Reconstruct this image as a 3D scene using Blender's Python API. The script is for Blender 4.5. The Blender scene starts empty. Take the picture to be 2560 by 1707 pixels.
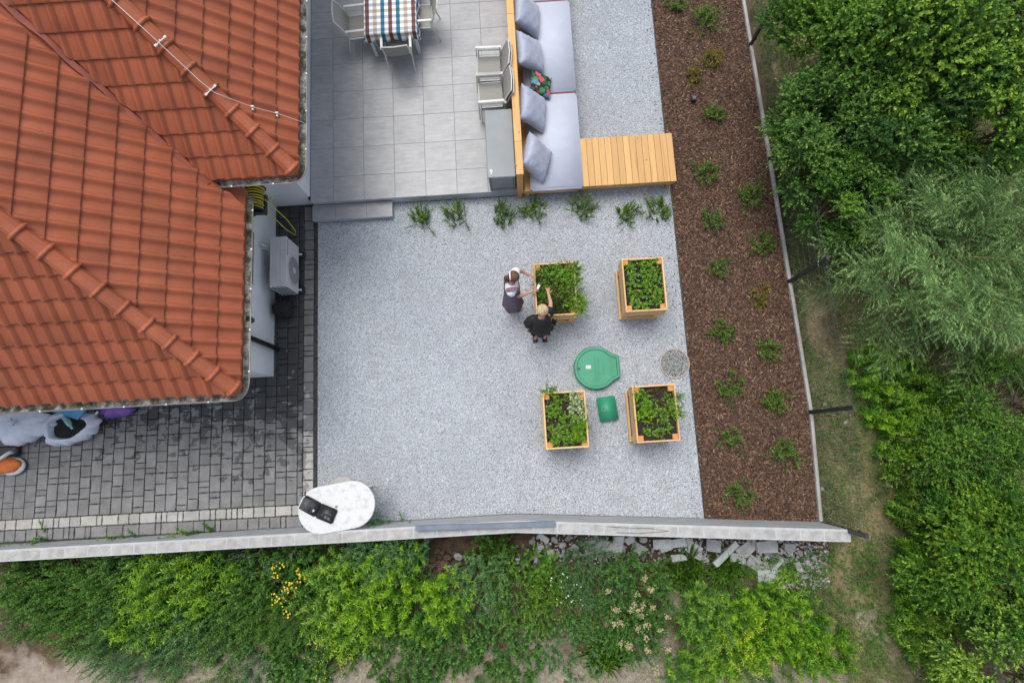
import bpy, bmesh, math, random
import numpy as np
from mathutils import Matrix, Vector
random.seed(7); RNG = np.random.default_rng(7)
R = math.radians
S = bpy.context.scene
# ------------------------------------------------------------------ camera
MC = Matrix(((0.9982570893544237,-0.052561908180012,-0.026833362855037513),
             (0.05632461667666393,0.9842885934031337,0.16734247055875415),
             (0.017615933408735168,-0.1685621864623161,0.9855335956654052)))
CAM = Vector((0,0,11.16566)); FPX = 1500.0
cd = bpy.data.cameras.new('camera'); cam = bpy.data.objects.new('camera', cd)
S.collection.objects.link(cam); S.camera = cam
cd.sensor_width = 36; cd.lens = FPX/2560*36; cd.clip_start = .1; cd.clip_end = 900
cam.matrix_world = Matrix.Translation(CAM) @ MC.transposed().to_4x4()
# ------------------------------------------------------------------ sky, sun, exposure
SUN_EL, SUN_AZ = R(70), R(-26)       # azimuth measured from +Y towards +X
w = bpy.data.worlds.new('World'); S.world = w; w.use_nodes = True
nt = w.node_tree; nt.nodes.clear()
sky = nt.nodes.new('ShaderNodeTexSky'); sky.sky_type = 'NISHITA'; sky.sun_disc = False
sky.sun_elevation = SUN_EL; sky.sun_rotation = SUN_AZ
sky.air_density = 1.0; sky.dust_density = 3.0; sky.ozone_density = .9
bg = nt.nodes.new('ShaderNodeBackground'); bg.inputs[1].default_value = .15
wo = nt.nodes.new('ShaderNodeOutputWorld')
hs = nt.nodes.new('ShaderNodeHueSaturation'); hs.inputs['Saturation'].default_value = .55
nt.links.new(sky.outputs[0], hs.inputs['Color']); nt.links.new(hs.outputs[0], bg.inputs[0]); nt.links.new(bg.outputs[0], wo.inputs[0])
sl = bpy.data.lights.new('sun','SUN'); sl.energy = 1.4; sl.angle = R(38); sl.color = (1,.975,.93)
so = bpy.data.objects.new('sun', sl); S.collection.objects.link(so)
sd = Vector((math.sin(SUN_AZ)*math.cos(SUN_EL), math.cos(SUN_AZ)*math.cos(SUN_EL), math.sin(SUN_EL)))
so.rotation_euler = sd.to_track_quat('Z','Y').to_euler(); so.location = (0,0,20)
S.view_settings.view_transform = 'Standard'; S.view_settings.look = 'None'
S.view_settings.gamma = 1; S.view_settings.use_curve_mapping = False; S.view_settings.exposure = 0.48

# ------------------------------------------------------------------ helpers
def W(u, v, z):                       # photo pixel -> world point at height z
    d = MC.transposed() @ Vector(((u-1280)/FPX, -(v-853.5)/FPX, -1)); t = (z-CAM.z)/d.z
    return CAM + d*t
WM = {}
def link(o): S.collection.objects.link(o); return o
def thing(name, label=None, cat=None, loc=(0,0,0), group=None, kind=None, parent=None):
    o = bpy.data.objects.new(name, None); o.empty_display_size = .1; link(o)
    m = Matrix.Translation(loc); WM[o] = m
    if parent:
        o.parent = parent; o.matrix_parent_inverse = WM[parent].inverted()
    o.matrix_basis = m
    tag(o, label, cat, group, kind); return o
def tag(o, label=None, cat=None, group=None, kind=None):
    if label: o['label'] = label
    if cat: o['category'] = cat
    if group: o['group'] = group
    if kind: o['kind'] = kind
    return o
def part(name, me, parent=None, mat=None, M=None):
    o = bpy.data.objects.new(name, me); link(o)
    if mat is not None and not me.materials: me.materials.append(mat)
    m = M if M is not None else Matrix.Identity(4)
    if parent is not None:
        o.parent = parent; o.matrix_parent_inverse = WM[parent].inverted()
    o.matrix_basis = m; WM[o] = m
    return o
def kids(o): return [c for c in S.collection.objects if c.parent == o]
def copytree(src, loc, rz=0, parent=None, sc=1.0, ch=None):
    c = src.copy(); link(c)
    c.parent = parent
    if parent is None:
        c.matrix_basis = Matrix.Translation(loc) @ Matrix.Rotation(rz,4,'Z') @ Matrix.Scale(sc,4)
    for k in (ch if ch is not None else list(src.children)):
        k2 = k.copy(); link(k2); k2.parent = c
        for g in list(k.children):
            g2 = g.copy(); link(g2); g2.parent = k2
    return c

class MB:
    def __init__(s): s.v = []; s.f = []
    def add(s, vs, fs, M=None):
        n = len(s.v)
        s.v += [tuple(M @ Vector(p)) if M else tuple(p) for p in vs]
        s.f += [tuple(n+i for i in f) for f in fs]; return s
    def box(s, x0,x1,y0,y1,z0,z1, c=0.0, M=None):
        if c <= 0:
            return s.add([(x0,y0,z0),(x1,y0,z0),(x1,y1,z0),(x0,y1,z0),(x0,y0,z1),(x1,y0,z1),(x1,y1,z1),(x0,y1,z1)],
              [(0,3,2,1),(4,5,6,7),(0,1,5,4),(1,2,6,5),(2,3,7,6),(3,0,4,7)], M)
        c = min(c, (x1-x0)*.45, (y1-y0)*.45, (z1-z0)*.45)
        vs = []; idx = {}
        for a,(X,sx) in enumerate(((x0,1),(x1,-1))):
            for b,(Y,sy) in enumerate(((y0,1),(y1,-1))):
                for d,(Z,sz) in enumerate(((z0,1),(z1,-1))):
                    idx[a,b,d] = len(vs)
                    vs += [(X,Y+sy*c,Z+sz*c),(X+sx*c,Y,Z+sz*c),(X+sx*c,Y+sy*c,Z)]
        fs = []
        i = idx
        fs.append((i[0,0,0],i[0,0,1],i[0,1,1],i[0,1,0])); fs.append((i[1,0,0],i[1,1,0],i[1,1,1],i[1,0,1]))
        fs.append((i[0,0,0]+1,i[1,0,0]+1,i[1,0,1]+1,i[0,0,1]+1)); fs.append((i[0,1,0]+1,i[0,1,1]+1,i[1,1,1]+1,i[1,1,0]+1))
        fs.append((i[0,0,0]+2,i[0,1,0]+2,i[1,1,0]+2,i[1,0,0]+2)); fs.append((i[0,0,1]+2,i[1,0,1]+2,i[1,1,1]+2,i[0,1,1]+2))
        for b in (0,1):
            for d in (0,1): fs.append((i[0,b,d]+1,i[1,b,d]+1,i[1,b,d]+2,i[0,b,d]+2))
        for a in (0,1):
            for d in (0,1): fs.append((i[a,0,d],i[a,1,d],i[a,1,d]+2,i[a,0,d]+2))
        for a in (0,1):
            for b in (0,1): fs.append((i[a,b,0],i[a,b,1],i[a,b,1]+1,i[a,b,0]+1))
        for k in i.values(): fs.append((k,k+1,k+2))
        return s.add(vs, fs, M)
    def tube(s, pts, r, n=6, caps=True, M=None):
        pts = [Vector(p) for p in pts]; rs = r if isinstance(r,(list,tuple)) else [r]*len(pts)
        vs = []; fs = []; up = Vector((0,0,1))
        for k,p in enumerate(pts):
            d = (pts[min(k+1,len(pts)-1)]-pts[max(k-1,0)]).normalized()
            if k == 0: a = d.orthogonal().normalized()
            else:
                a = (a - d*a.dot(d)); a = a.normalized() if a.length > 1e-6 else d.orthogonal().normalized()
            b = d.cross(a)
            for j in range(n):
                t = 2*math.pi*j/n; vs.append(p+(a*math.cos(t)+b*math.sin(t))*rs[k])
        for k in range(len(pts)-1):
            for j in range(n):
                fs.append((k*n+j, k*n+(j+1)%n, (k+1)*n+(j+1)%n, (k+1)*n+j))
        if caps: fs.append(tuple(range(n-1,-1,-1))); fs.append(tuple((len(pts)-1)*n+j for j in range(n)))
        return s.add(vs, fs, M)
    def loft(s, rings, close=True, cap0=True, cap1=True, M=None):
        n = len(rings[0]); vs = [p for r in rings for p in r]; fs = []
        for k in range(len(rings)-1):
            for j in range(n if close else n-1):
                fs.append((k*n+j, k*n+(j+1)%n, (k+1)*n+(j+1)%n, (k+1)*n+j))
        if cap0: fs.append(tuple(range(n-1,-1,-1)))
        if cap1: fs.append(tuple((len(rings)-1)*n+j for j in range(n)))
        return s.add(vs, fs, M)
    def prism(s, poly, z0, z1, M=None):
        return s.loft([[(x,y,z0) for x,y in poly],[(x,y,z1) for x,y in poly]], M=M)
    def ball(s, c, r, nu=12, nv=8, M=None, f=None):
        rx,ry,rz = r if isinstance(r,(tuple,list)) else (r,r,r)
        rings = []
        for k in range(nv+1):
            ph = -math.pi/2 + math.pi*k/nv; ph = max(-1.555,min(1.555,ph))
            ring = []
            for j in range(nu):
                t = 2*math.pi*j/nu; k_ = f(t,ph) if f else 1
                ring.append((c[0]+rx*math.cos(t)*math.cos(ph)*k_, c[1]+ry*math.sin(t)*math.cos(ph)*k_, c[2]+rz*math.sin(ph)*k_))
            rings.append(ring)
        return s.loft(rings, M=M)
    def mesh(s, name, smooth=False):
        me = bpy.data.meshes.new(name); me.from_pydata([tuple(p) for p in s.v], [], s.f)
        bm = bmesh.new(); bm.from_mesh(me); bmesh.ops.recalc_face_normals(bm, faces=bm.faces); bm.to_mesh(me); bm.free()
        if smooth: me.polygons.foreach_set('use_smooth', [True]*len(me.polygons))
        me.update(); return me
    def build(s, name, mat, parent=None, M=None, smooth=False):
        return part(name, s.mesh(name, smooth), parent, mat, M)
def smooth_by_angle(me, a=40):
    try: me.set_sharp_from_angle(angle=R(a))
    except Exception: pass

# ------------------------------------------------------------------ materials
def newmat(name):
    m = bpy.data.materials.new(name); m.use_nodes = True; t = m.node_tree; t.nodes.clear()
    out = t.nodes.new('ShaderNodeOutputMaterial'); b = t.nodes.new('ShaderNodeBsdfPrincipled')
    t.links.new(b.outputs[0], out.inputs[0]); return m, t, b, out
def N(t, typ, **kw):
    n = t.nodes.new(typ)
    for k,v in kw.items():
        if k.startswith('i_'): n.inputs[k[2:]].default_value = v
        else: setattr(n, k, v)
    return n
def L(t, a, b): t.links.new(a, b)
def c4(c): return (c[0],c[1],c[2],1)
def coords(t, pos=False, sc=(1,1,1)):
    if pos: o = N(t,'ShaderNodeNewGeometry').outputs['Position']
    else: o = N(t,'ShaderNodeTexCoord').outputs['Object']
    mp = N(t,'ShaderNodeMapping'); mp.inputs['Scale'].default_value = sc; L(t,o,mp.inputs[0]); return mp.outputs[0]
def noise(t, co, scale, detail=4, rough=.55):
    n = N(t,'ShaderNodeTexNoise'); n.inputs['Scale'].default_value = scale
    n.inputs['Detail'].default_value = detail; n.inputs['Roughness'].default_value = rough
    L(t,co,n.inputs['Vector']); return n.outputs['Fac']
def ramp(t, fac, stops, interp='LINEAR'):
    r = N(t,'ShaderNodeValToRGB'); r.color_ramp.interpolation = interp; e = r.color_ramp.elements
    while len(e) < len(stops): e.new(.5)
    for k,(p,c) in enumerate(stops):
        e[k].position = p; e[k].color = c4(c) if isinstance(c,(tuple,list)) else (c,c,c,1)
    L(t,fac,r.inputs[0]); return r.outputs[0]
def mix(t, fac, a, b, mode='MIX'):
    n = N(t,'ShaderNodeMix', data_type='RGBA', blend_type=mode)
    for sock,v in ((n.inputs[0],fac),(n.inputs[6],a),(n.inputs[7],b)):
        if isinstance(v,(int,float)): sock.default_value = v
        elif isinstance(v,(tuple,list)): sock.default_value = c4(v)
        else: L(t,v,sock)
    return n.outputs[2]
def math_(t, op, a, b=0.0, c=0.0, clamp=False):
    n = N(t,'ShaderNodeMath', operation=op, use_clamp=clamp)
    for k,v in enumerate((a,b,c)):
        if isinstance(v,(int,float)): n.inputs[k].default_value = v
        else: L(t,v,n.inputs[k])
    return n.outputs[0]
def bump(t, b, h, strength=.3, dist=.01):
    n = N(t,'ShaderNodeBump'); n.inputs['Strength'].default_value = strength; n.inputs['Distance'].default_value = dist
    L(t,h,n.inputs['Height']); L(t,n.outputs[0],b.inputs['Normal'])
def hsv(t, col, v=None, s=None, h=None):
    n = N(t,'ShaderNodeHueSaturation'); L(t,col,n.inputs['Color'])
    if v is not None: L(t,v,n.inputs['Value'])
    if s is not None: L(t,s,n.inputs['Saturation'])
    if h is not None: L(t,h,n.inputs['Hue'])
    return n.outputs[0]
def orand(t): return N(t,'ShaderNodeObjectInfo').outputs['Random']
def irand(t): return N(t,'ShaderNodeNewGeometry').outputs['Random Per Island']
def simple(name, c1, c2=None, rough=.6, sc=6, detail=4, bstr=0, bsc=40, pos=False, stretch=(1,1,1), vary=0, metal=0, spec=.5, lo=.35, hi=.65, isl=0, sheen=0):
    m,t,b,o = newmat(name); co = coords(t,pos,stretch)
    col = ramp(t, noise(t,co,sc,detail), [(lo,c1),(hi,c2 or c1)])
    if vary:
        v = math_(t,'MULTIPLY_ADD',orand(t),vary,1-vary/2); col = hsv(t,col,v=v)
    if isl:
        v = math_(t,'MULTIPLY_ADD',irand(t),isl,1-isl/2); col = hsv(t,col,v=v)
    L(t,col,b.inputs['Base Color']); b.inputs['Roughness'].default_value = rough
    b.inputs['Metallic'].default_value = metal; b.inputs['Specular IOR Level'].default_value = spec
    if sheen: b.inputs['Sheen Weight'].default_value = sheen
    if bstr: bump(t,b,noise(t,co,bsc,5),bstr,.01)
    return m
def wood(name, c1, c2, c3, axis='Y', rough=.55, vary=.25):
    m,t,b,o = newmat(name)
    sc = {'X':(.6,14,14),'Y':(14,.6,14),'Z':(14,14,.6)}[axis]
    oc = N(t,'ShaderNodeTexCoord').outputs['Object']; r = orand(t)
    cx = N(t,'ShaderNodeCombineXYZ'); L(t,math_(t,'MULTIPLY',r,37.0),cx.inputs[0]); L(t,math_(t,'MULTIPLY',r,11.0),cx.inputs[1]); L(t,math_(t,'MULTIPLY',r,23.0),cx.inputs[2])
    va = N(t,'ShaderNodeVectorMath',operation='ADD'); L(t,oc,va.inputs[0]); L(t,cx.outputs[0],va.inputs[1])
    mp = N(t,'ShaderNodeMapping'); mp.inputs['Scale'].default_value = sc; L(t,va.outputs[0],mp.inputs[0])
    n1 = noise(t,mp.outputs[0],1.3,5,.6); n2 = noise(t,mp.outputs[0],5,6,.7)
    col = ramp(t,n1,[(.3,c1),(.52,c2),(.75,c3)])
    col = mix(t,.35,col,ramp(t,n2,[(.35,c3),(.6,c1)]),'MULTIPLY') if False else mix(t,.25,col,ramp(t,n2,[(.35,c3),(.6,c1)]))
    # knots
    vo = N(t,'ShaderNodeTexVoronoi'); vo.inputs['Scale'].default_value = 3.1; L(t,va.outputs[0],vo.inputs['Vector'])
    k = ramp(t,vo.outputs['Distance'],[(.035,1.0),(.06,0.0)])
    col = mix(t,math_(t,'MULTIPLY',k,.75),col,(c3[0]*.35,c3[1]*.25,c3[2]*.2))
    col = hsv(t,col,v=math_(t,'MULTIPLY_ADD',r,vary,1-vary/2))
    L(t,col,b.inputs['Base Color']); b.inputs['Roughness'].default_value = rough; b.inputs['Specular IOR Level'].default_value = .3
    bump(t,b,n2,.15,.004); return m
def leafmat(name, base, young, dark=None, rough=.5, trans=.25, var=.5):
    m,t,b,o = newmat(name)
    at = N(t,'ShaderNodeAttribute', attribute_name='tint').outputs['Fac']
    r = irand(t)
    col = mix(t, at, base, young)
    col = hsv(t,col,v=math_(t,'MULTIPLY_ADD',r,var,1-var/2), h=math_(t,'MULTIPLY_ADD',r,-.03,.515), s=math_(t,'MULTIPLY_ADD',orand(t),.1,.95))
    L(t,col,b.inputs['Base Color']); b.inputs['Roughness'].default_value = .6; b.inputs['Specular IOR Level'].default_value = .18
    tr = N(t,'ShaderNodeBsdfTranslucent'); L(t,hsv(t,col,v=None),tr.inputs['Color'])
    mx = N(t,'ShaderNodeMixShader'); mx.inputs[0].default_value = trans
    L(t,b.outputs[0],mx.inputs[1]); L(t,tr.outputs[0],mx.inputs[2]); L(t,mx.outputs[0],o.inputs[0])
    return m

MAT = {}
def mk_ground():
    m,t,b,o = newmat('outer_ground_soil'); co = coords(t,True)
    sand = ramp(t,noise(t,co,9,6,.7),[(.3,(.22,.175,.135)),(.7,(.38,.325,.265))])
    soil = ramp(t,noise(t,co,7,6,.65),[(.3,(.055,.038,.026)),(.7,(.16,.11,.075))])
    straw = ramp(t,noise(t,coords(t,True,(8,30,8)),2,6,.7),[(.3,(.16,.12,.07)),(.7,(.38,.3,.18))])
    sep = N(t,'ShaderNodeSeparateXYZ'); L(t,N(t,'ShaderNodeNewGeometry').outputs['Position'],sep.inputs[0])
    n = noise(t,co,.9,5,.6)
    far = math_(t,'MULTIPLY_ADD',sep.outputs[1],-.55,-1.35)           # 0 near wall .. 1 further south
    f = math_(t,'ADD',far,math_(t,'MULTIPLY_ADD',n,2.4,-1.2),clamp=True)
    f = ramp(t,f,[(.35,0.0),(.6,1.0)])
    col = mix(t,f,soil,sand)
    e = math_(t,'MULTIPLY_ADD',sep.outputs[0],1.2,-5.6,clamp=True)
    f2 = ramp(t,noise(t,co,1.6,5,.6),[(.42,0.0),(.55,1.0)])
    col = mix(t,math_(t,'MULTIPLY',e,f2),col,straw)
    L(t,col,b.inputs['Base Color']); b.inputs['Roughness'].default_value = .95; b.inputs['Specular IOR Level'].default_value=.15
    bump(t,b,noise(t,co,22,6,.7),.7,.04); return m
MAT['ground'] = mk_ground()
def mk_gravel(name, cols, vs=62, tint=(1,1,1)):
    m,t,b,o = newmat(name); co = coords(t,True)
    v = N(t,'ShaderNodeTexVoronoi'); v.inputs['Scale'].default_value = vs; L(t,co,v.inputs['Vector'])
    sp = N(t,'ShaderNodeSeparateColor'); L(t,v.outputs['Color'],sp.inputs[0])
    col = ramp(t,sp.outputs[0],cols)
    col = mix(t,ramp(t,noise(t,co,.8,5,.6),[(.35,0.0),(.7,.5)]),col,(.56,.55,.52),'MULTIPLY') if False else col
    lo = ramp(t,noise(t,co,.7,4,.6),[(.3,(.93,.93,.94)),(.7,(1,1,.99))])
    col = mix(t,1.0,col,lo,'MULTIPLY')
    L(t,col,b.inputs['Base Color']); b.inputs['Roughness'].default_value = .8
    h = ramp(t,v.outputs['Distance'],[(0,1.0),(.6,0.0)])
    bump(t,b,h,1.0,.014); return m
GCOL = [(0,(.27,.29,.30)),(.08,(.44,.47,.495)),(.30,(.56,.60,.63)),(.7,(.64,.68,.71)),(1,(.76,.79,.81))]
MAT['gravel_bed'] = mk_gravel('white_gravel_bed', [(p,(c[0]*.62,c[1]*.62,c[2]*.64)) for p,c in GCOL])
def mk_stones(name, cols, patch=None):
    m,t,b,o = newmat(name); col = ramp(t,orand(t),cols)
    if patch:
        co = coords(t,True); col = mix(t,1.0,col,ramp(t,noise(t,co,.55,5,.6),[(.32,patch),(.62,(1,1,1))]),'MULTIPLY')
        col = mix(t,1.0,col,ramp(t,noise(t,co,2.6,4,.6),[(.30,(.88,.87,.85)),(.5,(1,1,1))]),'MULTIPLY')
    L(t,col,b.inputs['Base Color']); b.inputs['Roughness'].default_value=.75; return m
MAT['gravel'] = mk_stones('white_gravel_stone', GCOL, (.86,.86,.87))
MAT['bark'] = mk_stones('bark_chip', [(0,(.022,.011,.008)),(.4,(.074,.038,.022)),(.72,(.125,.064,.036)),(.93,(.19,.105,.062)),(1,(.33,.22,.14))])
MAT['mulch_bed'] = simple('mulch_bed_earth',(.03,.016,.010),(.10,.05,.03),.95,18,6,.8,40,True)
MAT['ring_gravel'] = mk_gravel('grey_pebble_fill',[(0,(.06,.065,.065)),(.4,(.2,.21,.21)),(.75,(.33,.34,.33)),(1,(.62,.61,.58))],85)
def mk_paver(name, c1, c2, wetstr=1.0):
    m,t,b,o = newmat(name); co = coords(t,True)
    col = ramp(t,noise(t,co,5,6,.65),[(.3,c1),(.7,c2)])
    col = hsv(t,col,v=math_(t,'MULTIPLY_ADD',orand(t),.28,.86))
    sep = N(t,'ShaderNodeSeparateXYZ'); L(t,N(t,'ShaderNodeNewGeometry').outputs['Position'],sep.inputs[0])
    # dampness: drip line of the roof, the shut-in passage beside the house
    a = math_(t,'MULTIPLY_ADD',sep.outputs[1],.42,.0)
    a = math_(t,'ADD',a,math_(t,'MULTIPLY_ADD',sep.outputs[0],.085,.60))
    a = math_(t,'ADD',a,math_(t,'MULTIPLY_ADD',noise(t,co,4.2,4,.6),3.4,-1.75))
    wet = ramp(t,a,[(.30,0.0),(.36,1.0)])
    wet = math_(t,'MULTIPLY',wet,wetstr)
    col = mix(t,wet,col,mix(t,1.0,col,(.24,.25,.25),'MULTIPLY'))
    L(t,col,b.inputs['Base Color'])
    L(t,math_(t,'MULTIPLY_ADD',wet,-.35,.8),b.inputs['Roughness'])
    bump(t,b,noise(t,co,45,5,.7),.25,.006); return m
MAT['paver'] = mk_paver('dark_grey_paver',(.14,.14,.142),(.235,.232,.226))
MAT['paver_light'] = mk_paver('light_grey_paver',(.28,.275,.255),(.43,.415,.39),.7)
MAT['joint'] = simple('joint_sand',(.025,.024,.022),(.07,.065,.055),.95,14,5,.4,60,True)
def mk_tile():
    m,t,b,o = newmat('grey_porcelain_tile'); co = coords(t)
    va = N(t,'ShaderNodeVectorMath',operation='ADD'); L(t,co,va.inputs[0])
    cx = N(t,'ShaderNodeCombineXYZ'); r=orand(t); L(t,math_(t,'MULTIPLY',r,50.0),cx.inputs[0]); L(t,math_(t,'MULTIPLY',r,-31.0),cx.inputs[1]); L(t,cx.outputs[0],va.inputs[1])
    n = noise(t,va.outputs[0],3.5,7,.65)
    mp = N(t,'ShaderNodeMapping'); mp.inputs['Scale'].default_value=(2,9,1); L(t,va.outputs[0],mp.inputs[0])
    n2 = noise(t,mp.outputs[0],1.5,5,.7)
    col = ramp(t,n,[(.30,(.215,.22,.228)),(.68,(.355,.36,.365))])
    col = mix(t,.45,col,ramp(t,n2,[(.3,(.235,.24,.25)),(.7,(.42,.42,.42))]))
    col = hsv(t,col,v=math_(t,'MULTIPLY_ADD',r,.10,.95))
    L(t,col,b.inputs['Base Color']); b.inputs['Roughness'].default_value=.42; bump(t,b,n,.05,.004); return m
MAT['tile'] = mk_tile()
def mk_rooftile():
    m,t,b,o = newmat('red_clay_roof_tile'); co = coords(t); pc = coords(t,True)
    r = orand(t)
    col = ramp(t,noise(t,pc,2.3,5,.6),[(.3,(.285,.076,.034)),(.7,(.375,.107,.047))])
    col = mix(t,ramp(t,noise(t,co,11,5,.65),[(.5,0.0),(.8,.45)]),col,(.30,.115,.085))
    col = hsv(t,col,v=math_(t,'MULTIPLY_ADD',r,.22,.89))
    col = mix(t,ramp(t,noise(t,pc,1.1,6,.7),[(.45,0.0),(.8,.35)]),col,(.24,.085,.05))
    L(t,col,b.inputs['Base Color']); b.inputs['Roughness'].default_value=.55; b.inputs['Specular IOR Level'].default_value=.35
    bump(t,b,noise(t,pc,70,4,.7),.08,.003); return m
MAT['roof'] = mk_rooftile()
MAT['valley'] = simple('red_painted_sheet_metal',(.20,.045,.025),(.28,.07,.04),.45,4,4,.1,20)
MAT['render'] = simple('white_wall_render',(.60,.63,.65),(.70,.72,.73),.85,1.5,5,.15,90,True)
MAT['render_grey'] = simple('grey_wall_render',(.36,.38,.40),(.44,.46,.48),.85,3,5,.15,90,True)
def mk_gutter():
    m,t,b,o = newmat('mossy_zinc'); co = coords(t,True)
    moss = ramp(t,noise(t,co,9,6,.7),[(.40,(.42,.42,.40)),(.52,(.13,.14,.10)),(.66,(.03,.032,.022))])
    L(t,moss,b.inputs['Base Color']); b.inputs['Roughness'].default_value=.7; bump(t,b,noise(t,co,50,4),.4,.01); return m
MAT['gutter_in'] = mk_gutter()
MAT['gutter'] = simple('brown_grey_gutter_metal',(.20,.17,.165),(.30,.26,.25),.4,6,4,metal=.3)
MAT['white_metal'] = simple('white_painted_metal',(.66,.67,.66),(.72,.72,.70),.4,8)
MAT['chair_metal'] = simple('pale_aluminium_paint',(.52,.53,.50),(.60,.60,.57),.4,8)
MAT['sling'] = simple('taupe_sling_fabric',(.25,.24,.215),(.30,.29,.265),.85,60,2,.1,300)
MAT['pine'] = wood('honey_pine_y',(.55,.32,.115),(.64,.39,.16),(.42,.21,.065),'Y')
MAT['pine_x'] = wood('honey_pine_x',(.52,.30,.11),(.60,.36,.15),(.42,.22,.07),'X')
MAT['pine_z'] = wood('honey_pine_z',(.50,.27,.09),(.58,.33,.12),(.40,.20,.065),'Z')
MAT['pl_y'] = wood('planter_pine_y',(.60,.36,.15),(.70,.46,.22),(.48,.26,.10),'Y')
MAT['pl_x'] = wood('planter_pine_x',(.60,.36,.15),(.70,.46,.22),(.48,.26,.10),'X')
MAT['endgrain'] = simple('orange_end_grain',(.50,.19,.045),(.62,.26,.07),.6,30,4,.2,80)
MAT['soil'] = simple('dark_potting_soil',(.012,.008,.006),(.05,.032,.022),.95,25,6,1.0,60)
MAT['cushion'] = simple('lavender_grey_cushion',(.46,.49,.58),(.50,.53,.61),.8,4,4,.25,7,sheen=.2)
MAT['pillow'] = simple('blue_grey_satin_pillow',(.29,.32,.42),(.36,.39,.48),.5,5,4,.2,9,sheen=.3)
MAT['maroon'] = simple('maroon_cover',(.18,.02,.02),(.25,.04,.03),.7)
MAT['storage'] = simple('grey_resin_panel',(.20,.225,.235),(.235,.26,.265),.5,3,4,.05,60)
MAT['storage_dark'] = simple('dark_resin_trim',(.09,.10,.105),(.12,.13,.13),.5)
MAT['print'] = simple('pale_print',(.55,.57,.57),rough=.6)
MAT['green_plastic'] = simple('green_plastic',(.022,.235,.125),(.035,.28,.155),.5,3,4,.12,70)
MAT['green_dark'] = simple('worn_green_plastic',(.018,.20,.105),(.05,.27,.16),.55,8,4,.2,50)
MAT['black'] = simple('black_plastic',(.012,.012,.014),(.022,.022,.024),.45,8)
MAT['black_cloth'] = simple('black_cloth',(.006,.006,.007),(.012,.012,.013),.85,20,4,.3,30)
MAT['grey_pad'] = simple('dark_grey_foam',(.05,.055,.06),(.07,.075,.08),.6,8)
MAT['terracotta'] = simple('pale_terracotta',(.42,.32,.26),(.52,.42,.36),.8,6,4,.2,60)
MAT['concrete'] = simple('grey_concrete',(.33,.325,.30),(.45,.445,.42),.9,3,6,.4,60,True)
MAT['slab'] = simple('pale_concrete_rubble',(.27,.28,.28),(.42,.43,.42),.9,5,6,.5,40,vary=.5)
MAT['boulder'] = simple('grey_field_stone',(.20,.205,.21),(.36,.36,.35),.85,6,6,.5,30,vary=.5)
MAT['curb'] = simple('weathered_concrete_curb',(.26,.25,.24),(.42,.41,.39),.9,2.5,6,.3,40,True)
MAT['fence'] = simple('anthracite_steel',(.018,.022,.026),(.03,.035,.04),.45)
MAT['wire'] = simple('grey_wire',(.05,.06,.055),(.08,.09,.085),.5)
MAT['blue_bar'] = simple('blue_grey_beam',(.10,.135,.17),(.15,.185,.225),.55,4,5,.2,40)
MAT['plastic_table'] = simple('white_plastic_top',(.40,.40,.375),(.565,.57,.565),.45,9,7,lo=.28,hi=.50)
MAT['ac_white'] = simple('off_white_enamel',(.50,.49,.50),(.56,.55,.56),.45,4)
MAT['ac_dark'] = simple('dark_coil',(.02,.04,.05),(.05,.09,.11),.5,30)
MAT['hose'] = simple('yellow_hose',(.42,.36,.02),(.55,.48,.05),.4,12)
MAT['bag'] = simple('white_plastic_sack',(.48,.52,.60),(.62,.65,.72),.35,5,5,.5,12)
MAT['purple'] = simple('purple_plastic_bag',(.13,.05,.28),(.22,.09,.38),.35,6,5,.5,14)
MAT['blue'] = simple('blue_plastic',(.03,.20,.38),(.05,.27,.48),.45,5)
MAT['orange'] = simple('orange_plastic',(.55,.13,.02),(.65,.19,.035),.5,6)
MAT['skin'] = simple('skin',(.46,.24,.165),(.55,.31,.22),.55,9,4,.05,60)
MAT['blonde'] = simple('blonde_hair',(.38,.27,.14),(.66,.52,.33),.5,1.5,6,.6,6,stretch=(40,5,5),lo=.4,hi=.6)
MAT['brown'] = simple('brown_hair',(.075,.035,.02),(.17,.085,.05),.45,1.5,6,.6,6,stretch=(5,40,5),lo=.4,hi=.6)
MAT['white_cloth'] = simple('white_cloth',(.68,.70,.74),(.76,.78,.82),.85,10,4,.3,30)
MAT['purple_cloth'] = simple('grey_purple_denim',(.095,.075,.11),(.13,.105,.145),.85,60,4,.3,50)
MAT['mauve'] = simple('mauve_trim',(.24,.13,.17),rough=.8)
MAT['yellow'] = simple('yellow_shoe',(.62,.42,.10),(.68,.52,.22),.6)
MAT['glass'] = simple('dark_window_glass',(.03,.04,.05),rough=.08,spec=.8)
MAT['bark_wood'] = simple('twig_bark',(.10,.075,.05),(.17,.13,.09),.85,12,5,.3,40)
MAT['willow_twig'] = simple('willow_twig',(.12,.13,.05),(.18,.20,.07),.7,10)
MAT['petal_y'] = simple('yellow_petal',(.72,.46,.01),(.8,.6,.03),.6,isl=.3)
MAT['petal_w'] = simple('white_petal',(.75,.75,.72),rough=.6)
MAT['petal_p'] = simple('purple_petal',(.35,.12,.45),rough=.6)
MAT['plume'] = simple('tan_seed_plume',(.32,.25,.13),(.44,.36,.21),.9,30,isl=.4)
MAT['mortar'] = simple('pale_mortar',(.37,.385,.39),(.46,.475,.48),.85,5,5,.25,60,True)
MAT['block_face'] = simple('grey_aggregate_block',(.30,.295,.28),(.42,.415,.395),.95,7,7,.45,80,True)
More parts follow.
